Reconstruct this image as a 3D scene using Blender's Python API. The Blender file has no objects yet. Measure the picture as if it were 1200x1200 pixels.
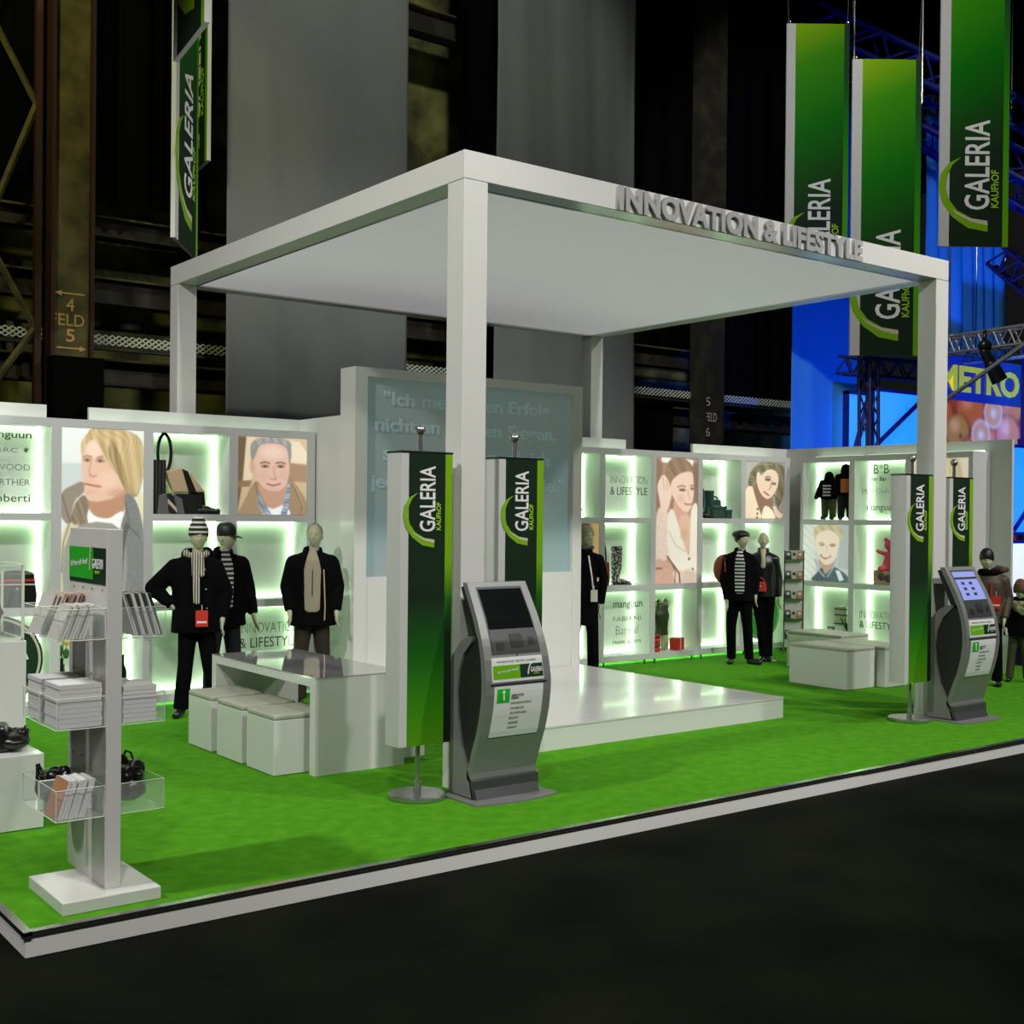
import bpy, bmesh, math, random
import numpy as np
from mathutils import Vector, Matrix
random.seed(7)
R = math.radians
SC = bpy.context.scene
COL = SC.collection

# ------------------------------------------------------------------ camera
def make_camera():
    yaw, pitch, roll = 0.65235733, -0.00547775, 0.00976668
    fw = Vector((math.sin(yaw)*math.cos(pitch), math.cos(yaw)*math.cos(pitch), math.sin(pitch)))
    r = Vector((math.cos(yaw), -math.sin(yaw), 0)); u = r.cross(fw)
    r2 = r*math.cos(roll)+u*math.sin(roll); u2 = -r*math.sin(roll)+u*math.cos(roll)
    cd = bpy.data.cameras.new('camera'); cam = bpy.data.objects.new('camera', cd); COL.objects.link(cam)
    m = Matrix((r2, u2, -fw)).transposed().to_4x4()
    m.translation = Vector((-1.60586, -5.71757, 1.925)); cam.matrix_world = m
    cd.sensor_width = 36; cd.lens = 1429.889/1200*36; cd.shift_y = 10.0/1200; cd.clip_end = 200
    SC.camera = cam
make_camera()
# ------------------------------------------------------------------ world, exposure
SC.view_settings.view_transform = 'Standard'; SC.view_settings.look = 'None'
SC.view_settings.gamma = 1.0; SC.view_settings.exposure = 0.0
SC.view_settings.use_curve_mapping = False
w = bpy.data.worlds.new('hall_dark'); SC.world = w; w.use_nodes = True
w.node_tree.nodes['Background'].inputs[0].default_value = (0.5, 0.55, 0.5, 1)
w.node_tree.nodes['Background'].inputs[1].default_value = 0.012
# ------------------------------------------------------------------ hall lamps
def spot(name, loc, target, power, angle, color=(1, 1, 1), blend=0.4, radius=0.25):
    d = bpy.data.lights.new(name, 'SPOT'); d.energy = power; d.spot_size = R(angle); d.spot_blend = blend
    d.color = color; d.shadow_soft_size = radius
    o = bpy.data.objects.new(name, d); COL.objects.link(o); o.location = loc
    o.rotation_euler = (Vector(target)-Vector(loc)).to_track_quat('-Z', 'Y').to_euler()
    return o
KEY = (1.0, 0.985, 0.94)
spot('stand_spotlight', (-3.0, -7.0, 10.0), (1.0, 1.6, 0.8), 1900, 46, KEY)
spot('stand_spotlight', (3.0, -8.5, 10.5), (4.5, 2.0, 1.5), 2500, 60, KEY)
spot('stand_spotlight', (9.5, -8.0, 10.5), (8.0, 2.5, 1.5), 2700, 60, KEY)
spot('stand_spotlight', (15.0, -5.0, 10.5), (10.5, 2.5, 1.0), 2300, 50, KEY)
spot('stand_spotlight', (-5.0, 1.0, 9.0), (2.0, 2.4, 1.2), 2500, 76, KEY)
spot('blue_spotlight', (18.5, 3.5, 0.8), (20.3, 11.0, 5.5), 1500, 75, (0.005, 0.10, 1.0))
spot('blue_spotlight', (25.0, 5.0, 1.2), (24.5, 11.5, 8.0), 3000, 70, (0.01, 0.15, 1.0))
spot('banner_spotlight', (8.5, 3.6, 11.5), (15.8, 6.9, 7.6), 1700, 62, KEY)
spot('wall_washer', (6.0, 3.5, 13.0), (6.5, 10.5, 6.5), 950, 95, (1.0, 1.0, 0.86))
spot('wall_washer', (0.5, 6.5, 9.0), (2.8, 10.5, 5.5), 420, 90, (1.0, 0.95, 0.4))

# ------------------------------------------------------------------ materials
def mat(name, col, rough=0.5, metal=0.0, em=None, es=0.0, spec=0.5, alpha=None, noise=None, trans=0.0, bump=None, coat=0.0):
    m = bpy.data.materials.new(name); m.use_nodes = True
    nt = m.node_tree; b = nt.nodes['Principled BSDF']; b.inputs['Base Color'].default_value = (*col, 1)
    b.inputs['Roughness'].default_value = rough; b.inputs['Metallic'].default_value = metal
    b.inputs['Specular IOR Level'].default_value = spec
    if em: b.inputs['Emission Color'].default_value = (*em, 1); b.inputs['Emission Strength'].default_value = es
    if alpha is not None: b.inputs['Alpha'].default_value = alpha
    if trans: b.inputs['Transmission Weight'].default_value = trans
    if coat: b.inputs['Coat Weight'].default_value = coat; b.inputs['Coat Roughness'].default_value = 0.05
    if noise:
        sc, c2, lo, hi = noise
        tc = nt.nodes.new('ShaderNodeTexCoord'); n = nt.nodes.new('ShaderNodeTexNoise'); n.inputs['Scale'].default_value = sc; n.inputs['Detail'].default_value = 6
        rp = nt.nodes.new('ShaderNodeValToRGB'); rp.color_ramp.elements[0].position = lo; rp.color_ramp.elements[1].position = hi
        rp.color_ramp.elements[0].color = (*col, 1); rp.color_ramp.elements[1].color = (*c2, 1)
        nt.links.new(tc.outputs['Object'], n.inputs['Vector']); nt.links.new(n.outputs['Fac'], rp.inputs[0]); nt.links.new(rp.outputs[0], b.inputs['Base Color'])
    if bump:
        sc, st = bump
        tc = nt.nodes.new('ShaderNodeTexCoord'); n = nt.nodes.new('ShaderNodeTexNoise'); n.inputs['Scale'].default_value = sc; n.inputs['Detail'].default_value = 4
        bp = nt.nodes.new('ShaderNodeBump'); bp.inputs['Strength'].default_value = st
        nt.links.new(tc.outputs['Object'], n.inputs['Vector']); nt.links.new(n.outputs['Fac'], bp.inputs['Height']); nt.links.new(bp.outputs[0], b.inputs['Normal'])
    return m
def gradmat(name, stops, axis=(0, 1), z0=0, z1=1, diag=0.0, rough=0.7):
    """print gradient along object z (plus diag*x); stops = [(pos, colour)]"""
    m = mat(name, (1, 1, 1), rough); nt = m.node_tree; b = nt.nodes['Principled BSDF']
    tc = nt.nodes.new('ShaderNodeTexCoord'); sp = nt.nodes.new('ShaderNodeSeparateXYZ'); nt.links.new(tc.outputs['Object'], sp.inputs[0])
    mu = nt.nodes.new('ShaderNodeMath'); mu.operation = 'MULTIPLY_ADD'; mu.inputs[1].default_value = diag
    nt.links.new(sp.outputs['X'], mu.inputs[0]); nt.links.new(sp.outputs['Z'], mu.inputs[2])
    mr = nt.nodes.new('ShaderNodeMapRange'); mr.inputs['From Min'].default_value = z0; mr.inputs['From Max'].default_value = z1
    nt.links.new(mu.outputs[0], mr.inputs['Value'])
    rp = nt.nodes.new('ShaderNodeValToRGB'); e = rp.color_ramp.elements
    e[0].position = stops[0][0]; e[0].color = (*stops[0][1], 1); e[1].position = stops[-1][0]; e[1].color = (*stops[-1][1], 1)
    for p, c in stops[1:-1]:
        k = e.new(p); k.color = (*c, 1)
    nt.links.new(mr.outputs[0], rp.inputs[0]); nt.links.new(rp.outputs[0], b.inputs['Base Color'])
    b.inputs['Specular IOR Level'].default_value = 0.2
    return m
def vcolmat(name, rough=0.35, es=0.0):
    m = mat(name, (1, 1, 1), rough); nt = m.node_tree; b = nt.nodes['Principled BSDF']
    a = nt.nodes.new('ShaderNodeVertexColor'); a.layer_name = 'Col'
    nt.links.new(a.outputs[0], b.inputs['Base Color'])
    if es: nt.links.new(a.outputs[0], b.inputs['Emission Color']); b.inputs['Emission Strength'].default_value = es
    return m
def stripemat(name, ca, cb, scale, axis='Z', rough=0.8, thr=0.5, rot=(0, 0, 0)):
    m = mat(name, ca, rough); nt = m.node_tree; b = nt.nodes['Principled BSDF']
    tc = nt.nodes.new('ShaderNodeTexCoord'); mp = nt.nodes.new('ShaderNodeMapping'); mp.inputs['Rotation'].default_value = rot
    wv = nt.nodes.new('ShaderNodeTexWave'); wv.bands_direction = axis; wv.inputs['Scale'].default_value = scale
    rp = nt.nodes.new('ShaderNodeValToRGB'); rp.color_ramp.interpolation = 'CONSTANT'
    rp.color_ramp.elements[0].color = (*ca, 1); rp.color_ramp.elements[1].color = (*cb, 1); rp.color_ramp.elements[1].position = thr
    nt.links.new(tc.outputs['Object'], mp.inputs[0]); nt.links.new(mp.outputs[0], wv.inputs['Vector']); nt.links.new(wv.outputs['Fac'], rp.inputs[0]); nt.links.new(rp.outputs[0], b.inputs['Base Color'])
    return m
def srgb(r, g, b): return tuple(((c/255)/12.92 if c/255 <= 0.04045 else ((c/255+0.055)/1.055)**2.4) for c in (r, g, b))
M = {}
M['white'] = mat('white_lacquer', (0.66, 0.66, 0.63), 0.28, coat=0.15)
M['gloss'] = mat('glossy_white_lacquer', (0.6, 0.6, 0.58), 0.22, coat=0.25)
M['shelf'] = mat('matt_white_board', (0.58, 0.58, 0.58), 0.5)
M['panel'] = mat('light_panel', (0.62, 0.64, 0.6), 0.6)
M['ceil'] = mat('stretched_ceiling_fabric', (0.6, 0.62, 0.62), 0.8, em=(1.0, 0.93, 1.0), es=0.225)
M['skirt'] = mat('skirt_board', (0.76, 0.75, 0.73), 0.4)
M['carpet'] = mat('green_carpet', (0.058, 0.235, 0.009), 0.95, spec=0.05, noise=(9, (0.085, 0.30, 0.013), 0.35, 0.7), bump=(260, 0.5))
M['alu'] = mat('brushed_aluminium', (0.6, 0.6, 0.57), 0.22, 1.0)
M['steel'] = mat('polished_steel', (0.42, 0.42, 0.41), 0.25, 0.85)
M['asphalt'] = mat('dark_asphalt', (0.002, 0.0027, 0.0017), 0.85, spec=0.06, noise=(1.3, (0.007, 0.0085, 0.0045), 0.35, 0.75), bump=(60, 0.6))
M['black'] = mat('black_fabric', (0.0025, 0.0025, 0.003), 0.9, spec=0.06)
M['blackp'] = mat('black_plastic', (0.01, 0.01, 0.011), 0.3)
M['leather'] = mat('black_leather', (0.006, 0.006, 0.006), 0.3)
M['cap'] = mat('black_cap', (0.006, 0.006, 0.006), 0.5)
M['skin'] = mat('mannequin_skin', (0.42, 0.42, 0.27), 0.6)
M['led'] = mat('light_strip_tube', (1, 1, 1), 0.5, em=(0.62, 1.0, 0.56), es=7.0)
M['ledw'] = mat('white_light_tube', (1, 1, 1), 0.5, em=(0.72, 1.0, 0.68), es=2.0)
M['ledc'] = mat('green_light_tube', (1, 1, 1), 0.5, em=(0.55, 1.0, 0.6), es=11.0)
M['kiosk'] = mat('silver_paint', (0.235, 0.24, 0.235), 0.4, 0.35)
M['kioskd'] = mat('dark_grey_paint', (0.045, 0.047, 0.05), 0.4)
M['kblack'] = mat('black_side_panel', (0.014, 0.014, 0.014), 0.5)
M['screen'] = mat('dark_screen_glass', (0.006, 0.008, 0.008), 0.08)
M['paper'] = mat('white_paper', (0.66, 0.66, 0.66), 0.7)
M['ink'] = mat('black_ink', (0.01, 0.01, 0.01), 0.6)
M['inkg'] = mat('grey_green_ink', (0.10, 0.16, 0.07), 0.6)
M['letter'] = mat('grey_letter', (0.36, 0.36, 0.36), 0.45)
M['acrylic'] = mat('clear_acrylic', (0.9, 0.95, 0.92), 0.03, alpha=0.10)
M['acredge'] = mat('acrylic_edge', (0.65, 0.72, 0.6), 0.2)
M['cushion'] = mat('ivory_leatherette', (0.42, 0.43, 0.35), 0.5)
M['wtext'] = mat('white_print', (0.8, 0.8, 0.8), 0.5)
M['ygreen'] = mat('yellow_green_print', (0.33, 0.62, 0.01), 0.5)
M['lgreen'] = mat('light_green_stripe', (0.19, 0.42, 0.0), 0.5)
M['wstripe'] = mat('white_banner_edge', (0.55, 0.55, 0.54), 0.45)
M['olive'] = mat('weathered_olive_plaster', (0.05, 0.052, 0.018), 0.9, noise=(1.7, (0.30, 0.31, 0.09), 0.4, 0.72))
M['rust'] = mat('rusty_column_paint', (0.035, 0.03, 0.008), 0.8, noise=(2.5, (0.13, 0.115, 0.035), 0.35, 0.7))
M['girder'] = mat('dark_girder', (0.012, 0.011, 0.007), 0.8, noise=(3, (0.05, 0.045, 0.022), 0.45, 0.8))
M['redfl'] = mat('red_oxide_flange', (0.035, 0.009, 0.004), 0.8)
M['stencil'] = mat('stencil_paint', (0.5, 0.34, 0.12), 0.8)
M['drape'] = mat('black_drape', (0.002, 0.002, 0.002), 0.95, spec=0.05)
M['grey'] = mat('grey_cloth', (0.19, 0.20, 0.195), 0.9, spec=0.1, noise=(0.6, (0.165, 0.175, 0.18), 0.4, 0.7))
M['lattice'] = mat('galvanised_grating', (0.6, 0.65, 0.55), 0.5)
M['bluecloth'] = mat('pale_cloth', (0.08, 0.42, 0.72), 0.9)
M['truss'] = mat('truss_aluminium', (0.5, 0.5, 0.55), 0.35, 0.6)
M['dblue'] = mat('dark_blue_steel', (0.02, 0.03, 0.2), 0.5)
M['teal'] = mat('teal_screen_glass', (0.25, 0.36, 0.36), 0.3, noise=(0.9, (0.32, 0.35, 0.35), 0.42, 0.6), em=(0.6, 0.8, 0.8), es=0.075)
M['tealtx'] = mat('raised_teal_letter', (0.33, 0.46, 0.46), 0.3, em=(0.6, 0.85, 0.85), es=0.09)
M['red'] = mat('red_card', (0.55, 0.02, 0.008), 0.6)
M['redfab'] = mat('red_brown_nylon', (0.20, 0.028, 0.012), 0.7, bump=(30, 0.5))
M['poster'] = vcolmat('backlit_print', 0.3, 0.52)
M['posterd'] = vcolmat('printed_picture', 0.4, 0.0)
M['trous'] = mat('brown_cord', (0.018, 0.011, 0.005), 0.9)
M['jean'] = mat('dark_denim', (0.004, 0.005, 0.008), 0.9)
M['beige'] = mat('beige_knit', (0.28, 0.25, 0.17), 0.9, bump=(120, 0.5))
M['tan'] = mat('tan_leather', (0.50, 0.36, 0.22), 0.5)
M['cream'] = mat('cream_wool', (0.55, 0.52, 0.38), 0.9)
M['tealb'] = mat('dark_teal_leather', (0.012, 0.05, 0.045), 0.4)
M['oliveg'] = mat('olive_cotton', (0.06, 0.06, 0.02), 0.9)
M['orange'] = mat('orange_print', (0.5, 0.14, 0.03), 0.8)
M['pink'] = mat('pink_plush', (0.65, 0.08, 0.12), 0.9)
M['brown'] = mat('brown_fur', (0.10, 0.06, 0.04), 1.0, bump=(60, 1.0))
M['greent'] = mat('dark_green_satin', (0.02, 0.035, 0.008), 0.5)
M['paleg'] = mat('pale_green_cotton', (0.45, 0.6, 0.3), 0.8)
M['yellow'] = mat('yellow_petal', (0.8, 0.5, 0.02), 0.7)
M['leaf'] = mat('green_leaf', (0.03, 0.14, 0.01), 0.6)
M['glassb'] = mat('dark_bottle_glass', (0.004, 0.012, 0.004), 0.08)
M['label'] = mat('bottle_label', (0.5, 0.5, 0.42), 0.7)
M['bstripe'] = stripemat('striped_knit', (0.008, 0.008, 0.008), (0.62, 0.6, 0.55), 7.0, 'Z', thr=0.62)
M['scarf'] = stripemat('striped_scarf', (0.03, 0.025, 0.02), (0.5, 0.46, 0.36), 14.0, 'X', thr=0.45)
M['tie'] = stripemat('striped_tie', (0.008, 0.006, 0.006), (0.6, 0.45, 0.4), 5.0, 'DIAGONAL', thr=0.75)
M['hstripe'] = stripemat('striped_sweater', (0.01, 0.01, 0.012), (0.55, 0.55, 0.55), 7.0, 'Z', thr=0.6)
M['pinst'] = stripemat('pinstripe', (0.01, 0.009, 0.01), (0.09, 0.07, 0.08), 9.0, 'X', thr=0.85)
M['checker'] = mat('black_white_print', (0.01, 0.01, 0.01), 0.5, noise=(45, (0.5, 0.5, 0.45), 0.52, 0.56))
M['mag'] = mat('magazine_white', (0.6, 0.58, 0.55), 0.4)
M['magd'] = mat('magazine_dark', (0.03, 0.045, 0.03), 0.4)
M['mago'] = mat('magazine_orange', (0.45, 0.22, 0.12), 0.4)
M['magg'] = mat('leaflet_green', (0.05, 0.11, 0.05), 0.4)
M['sgreen'] = gradmat('green_sign_print', [(0, (0.006, 0.03, 0.008)), (0.3, (0.02, 0.16, 0.004)), (1, (0.12, 0.36, 0.0))], z0=0.0, z1=0.5, diag=1.0)
M['dgreen'] = mat('deep_green_print', (0.006, 0.03, 0.012), 0.4)
M['bgreen'] = mat('bright_green_print', (0.02, 0.42, 0.02), 0.4)
M['screenlit'] = mat('lit_screen', (0.1, 0.12, 0.3), 0.2, em=(0.30, 0.36, 0.75), es=0.75)
M['metroblue'] = mat('sign_blue', (0.01, 0.02, 0.16), 0.4, em=(0.004, 0.01, 0.16), es=1.0)
M['metroyel'] = mat('sign_yellow', (0.7, 0.6, 0.05), 0.4, em=(0.42, 0.42, 0.02), es=0.6)
M['cyanlit'] = mat('backlit_cyan_screen', (0.2, 0.5, 0.8), 0.6, em=(0.02, 0.30, 1.0), es=0.9, noise=None)
M['whitelit'] = mat('backlit_white_screen', (0.8, 0.8, 0.9), 0.6, em=(0.8, 0.85, 1.0), es=1.0)

# ------------------------------------------------------------------ mesh builder
class MB:
    def __init__(s): s.v = []; s.f = []; s.m = []; s.cur = 0
    def add(s, vs, fs):
        n = len(s.v); s.v += [tuple(p) for p in vs]
        for f in fs: s.f.append(tuple(i+n for i in f)); s.m.append(s.cur)
        return s
    def box(s, x0, x1, y0, y1, z0, z1):
        return s.add([(x0, y0, z0), (x1, y0, z0), (x1, y1, z0), (x0, y1, z0), (x0, y0, z1), (x1, y0, z1), (x1, y1, z1), (x0, y1, z1)],
                     [(0, 3, 2, 1), (4, 5, 6, 7), (0, 1, 5, 4), (1, 2, 6, 5), (2, 3, 7, 6), (3, 0, 4, 7)])
    def prism(s, poly, a0, a1, plane='yz'):
        n = len(poly)
        def P(p, a): return {'yz': (a, p[0], p[1]), 'xz': (p[0], a, p[1]), 'xy': (p[0], p[1], a)}[plane]
        ar = sum(poly[i][0]*poly[(i+1) % n][1]-poly[(i+1) % n][0]*poly[i][1] for i in range(n))
        if (ar < 0) != (plane == 'xz'): poly = poly[::-1]
        vs = [P(p, a0) for p in poly]+[P(p, a1) for p in poly]
        fs = [tuple(range(n))[::-1], tuple(range(n, 2*n))]+[(i, (i+1) % n, (i+1) % n+n, i+n) for i in range(n)]
        return s.add(vs, fs)
    def lathe(s, prof, c=(0, 0, 0), n=24):
        vs = []; fs = []
        for r, z in prof:
            for k in range(n): a = 2*math.pi*k/n; vs.append((c[0]+r*math.cos(a), c[1]+r*math.sin(a), c[2]+z))
        for i in range(len(prof)-1):
            for k in range(n): fs.append((i*n+k, i*n+(k+1) % n, (i+1)*n+(k+1) % n, (i+1)*n+k))
        fs.append(tuple(range(n))[::-1]); fs.append(tuple((len(prof)-1)*n+k for k in range(n)))
        return s.add(vs, fs)
    def tube(s, pts, r, n=8, closed=False):
        pts = [Vector(p) for p in pts]; N = len(pts); vs = []; fs = []; pu = None
        rr = r if isinstance(r, (list, tuple)) else [r]*N
        for i, p in enumerate(pts):
            a = pts[(i-1) % N] if (i or closed) else p; b = pts[(i+1) % N] if (i < N-1 or closed) else p
            t = (b-a).normalized()
            u = pu if pu else (Vector((0, 0, 1)) if abs(t.z) < 0.9 else Vector((1, 0, 0)))
            u = (u-t*u.dot(t)).normalized(); pu = u; v = t.cross(u)
            for k in range(n): an = 2*math.pi*k/n; vs.append(p+u*(rr[i]*math.cos(an))+v*(rr[i]*math.sin(an)))
        for i in range(N if closed else N-1):
            for k in range(n): j = (i+1) % N; fs.append((i*n+k, i*n+(k+1) % n, j*n+(k+1) % n, j*n+k))
        if not closed: fs.append(tuple(range(n))[::-1]); fs.append(tuple((N-1)*n+k for k in range(n)))
        return s.add(vs, fs)
    def ball(s, c, r, n=16, m=10):
        rx, ry, rz = r if isinstance(r, (list, tuple)) else (r, r, r)
        vs = []; fs = []
        for i in range(1, m):
            th = math.pi*i/m
            for k in range(n): a = 2*math.pi*k/n; vs.append((c[0]+rx*math.sin(th)*math.cos(a), c[1]+ry*math.sin(th)*math.sin(a), c[2]+rz*math.cos(th)))
        for i in range(m-2):
            for k in range(n): fs.append((i*n+k, (i+1)*n+k, (i+1)*n+(k+1) % n, i*n+(k+1) % n))
        T = len(vs); vs += [(c[0], c[1], c[2]+rz), (c[0], c[1], c[2]-rz)]
        for k in range(n): fs.append((T, k, (k+1) % n)); fs.append((T+1, (m-2)*n+(k+1) % n, (m-2)*n+k))
        return s.add(vs, fs)
    def bar(s, p0, p1, w):   # square bar between two points
        return s.tube([p0, p1], w*0.7071, n=4)
    def cap(s, p0, r0, p1, r1, cap0=True, cap1=True, n=20):   # tapered limb, r = (across, deep)
        p0 = Vector(p0); p1 = Vector(p1); t = (p1-p0).normalized()
        ref = Vector((1, 0, 0)) if abs(t.x) < 0.8 else Vector((0, 0, 1))
        u = (ref-t*ref.dot(t)).normalized(); v = t.cross(u)
        vs = []
        for p, r in ((p0, r0), (p1, r1)):
            for k in range(n): a = 2*math.pi*k/n; vs.append(p+u*(r[0]*math.cos(a))+v*(r[1]*math.sin(a)))
        s.add(vs, [(k, (k+1) % n, n+(k+1) % n, n+k) for k in range(n)]+[tuple(range(n))[::-1], tuple(range(n, 2*n))])
        for p, r, c in ((p0, r0, cap0), (p1, r1, cap1)):
            if c: s.ball(p, (r[0], r[1], (r[0]+r[1])/2) if abs(t.x) < 0.8 else ((r[0]+r[1])/2, r[1], r[0]), 16, 10)
        return s

def finish(name, me, mats, parent=None, loc=(0, 0, 0), smooth=False, bevel=0):
    me.name = name
    if not isinstance(mats, (list, tuple)): mats = [mats]
    me.materials.clear()
    for k in mats: me.materials.append(k)
    o = bpy.data.objects.new(name, me); COL.objects.link(o)
    if parent: o.parent = parent
    o.location = loc
    if smooth:
        for p in me.polygons: p.use_smooth = True
    if bevel:
        b = o.modifiers.new('bevel', 'BEVEL'); b.width = bevel; b.segments = 2; b.limit_method = 'ANGLE'; b.angle_limit = R(40)
    return o
def build(name, mb, mats, parent=None, world=False, loc=None, smooth=False, bevel=0, auto=False):
    """mesh object; with world=True coordinates are world ones and are moved into the parent's frame"""
    me = bpy.data.meshes.new(name)
    off = Vector((0, 0, 0))
    if world and parent: off = Vector(parent['_loc'])
    me.from_pydata([tuple(Vector(p)-off) for p in mb.v], [], mb.f); me.update()
    for p, k in zip(me.polygons, mb.m): p.material_index = k
    o = finish(name, me, mats, parent, loc or (0, 0, 0), smooth, bevel)
    if auto:
        for p in me.polygons: p.use_smooth = True
        try: me.set_sharp_from_angle(angle=R(35))
        except Exception: pass
    return o
def thing(name, label, cat, loc=(0, 0, 0), rotz=0.0, group=None):
    o = bpy.data.objects.new(name, None); COL.objects.link(o); o.empty_display_size = 0.1
    o.location = loc; o.rotation_euler = (0, 0, rotz); o['label'] = label; o['category'] = cat; o['_loc'] = tuple(loc)
    if group: o['group'] = group
    return o
def tag(o, label, cat, group=None, kind=None):
    o['label'] = label; o['category'] = cat
    if group: o['group'] = group
    if kind: o['kind'] = kind
    return o
def struct(o, label=None):
    o['kind'] = 'structure'
    if label: o['label'] = label
    return o
def copy_thing(root, loc, rotz=None, label=None, group=None):
    r = root.copy(); COL.objects.link(r); r.location = loc
    if rotz is not None: r.rotation_euler = (0, 0, rotz)
    if label: r['label'] = label
    if group: r['group'] = group
    for ch in list(root.children):
        c = ch.copy(); COL.objects.link(c); c.parent = r
        for g in list(ch.children):
            d = g.copy(); COL.objects.link(d); d.parent = c
    return r
def text_mesh(s, bold=0.0, depth=0.0, spacing=1.0, font_w=None, align='LEFT'):
    cu = bpy.data.curves.new('lettering', 'FONT'); cu.body = s; cu.size = 1; cu.extrude = 0.5; cu.offset = bold; cu.space_character = spacing
    cu.align_x = align; cu.resolution_u = 3
    ob = bpy.data.objects.new('tmp', cu); COL.objects.link(ob)
    bpy.context.view_layer.update()
    me = bpy.data.meshes.new_from_object(ob.evaluated_get(bpy.context.evaluated_depsgraph_get()))
    bpy.data.objects.remove(ob); bpy.data.curves.remove(cu)
    return me
def lettering(s, parent, O, Rt, U, w, h, mat_, depth=0.004, bold=0.0, name='lettering', world=False, spacing=1.0, align='LEFT'):
    """text fitted to a w x h box whose lower left corner is O"""
    me = text_mesh(s, bold, spacing=spacing, align=align)
    n = len(me.vertices); co = np.empty(n*3); me.vertices.foreach_get('co', co); co = co.reshape(-1, 3)
    lo = co.min(0); hi = co.max(0)
    a = (co[:, 0]-lo[0])/(hi[0]-lo[0])*w; b = (co[:, 1]-lo[1])/(hi[1]-lo[1])*h; c = (co[:, 2]-lo[2])/(hi[2]-lo[2])*depth
    O = np.array(O, float); Rt = np.array(Rt, float); U = np.array(U, float); N = np.cross(Rt, U)
    if world and parent: O = O-np.array(parent['_loc'])
    P = O+np.outer(a, Rt)+np.outer(b, U)+np.outer(c, N)
    me.vertices.foreach_set('co', P.ravel()); me.update()
    return finish(name, me, mat_, parent)
def poly_plate(parent, name, pts, O, Rt, U, mat_, depth=0.004, world=False):
    O = Vector(O); Rt = Vector(Rt); U = Vector(U); N = Rt.cross(U)
    if world and parent: O = O-Vector(parent['_loc'])
    n = len(pts); ar = sum(pts[i][0]*pts[(i+1) % n][1]-pts[(i+1) % n][0]*pts[i][1] for i in range(n))
    if ar < 0: pts = pts[::-1]
    mb = MB(); vs = [O+Rt*a+U*b for a, b in pts]+[O+Rt*a+U*b+N*depth for a, b in pts]
    mb.add(vs, [tuple(range(n))[::-1], tuple(range(n, 2*n))]+[(i, (i+1) % n, (i+1) % n+n, i+n) for i in range(n)])
    return build(name, mb, mat_, parent)

# ------------------------------------------------------------------ picture painter (prints on posters)
def smooth_poly(pts, k=4):
    n = len(pts); out = []
    P = [np.array(p, float) for p in pts]
    for i in range(n):
        a, b, c, d = P[(i-1) % n], P[i], P[(i+1) % n], P[(i+2) % n]
        for j in range(k):
            t = j/k; out.append(0.5*((2*b)+(-a+c)*t+(2*a-5*b+4*c-d)*t*t+(-a+3*b-3*c+d)*t**3))
    return np.array(out)
def seg_dist(X, Y, A, B):
    d = B-A; L = max(d@d, 1e-9); t = np.clip(((X-A[0])*d[0]+(Y-A[1])*d[1])/L, 0, 1)
    return np.hypot(X-A[0]-t*d[0], Y-A[1]-t*d[1])
def poly_mask(X, Y, pts, feather):
    D = np.full(X.shape, 1e9); inside = np.zeros(X.shape, bool); n = len(pts)
    for i in range(n):
        A = pts[i]; B = pts[(i+1) % n]
        D = np.minimum(D, seg_dist(X, Y, A, B))
        if A[1] != B[1]:
            c = ((A[1] > Y) != (B[1] > Y)) & (X < (B[0]-A[0])*(Y-A[1])/(B[1]-A[1])+A[0]); inside ^= c
    sd = np.where(inside, D, -D)
    return np.clip(sd/feather+0.5, 0, 1)
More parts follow.
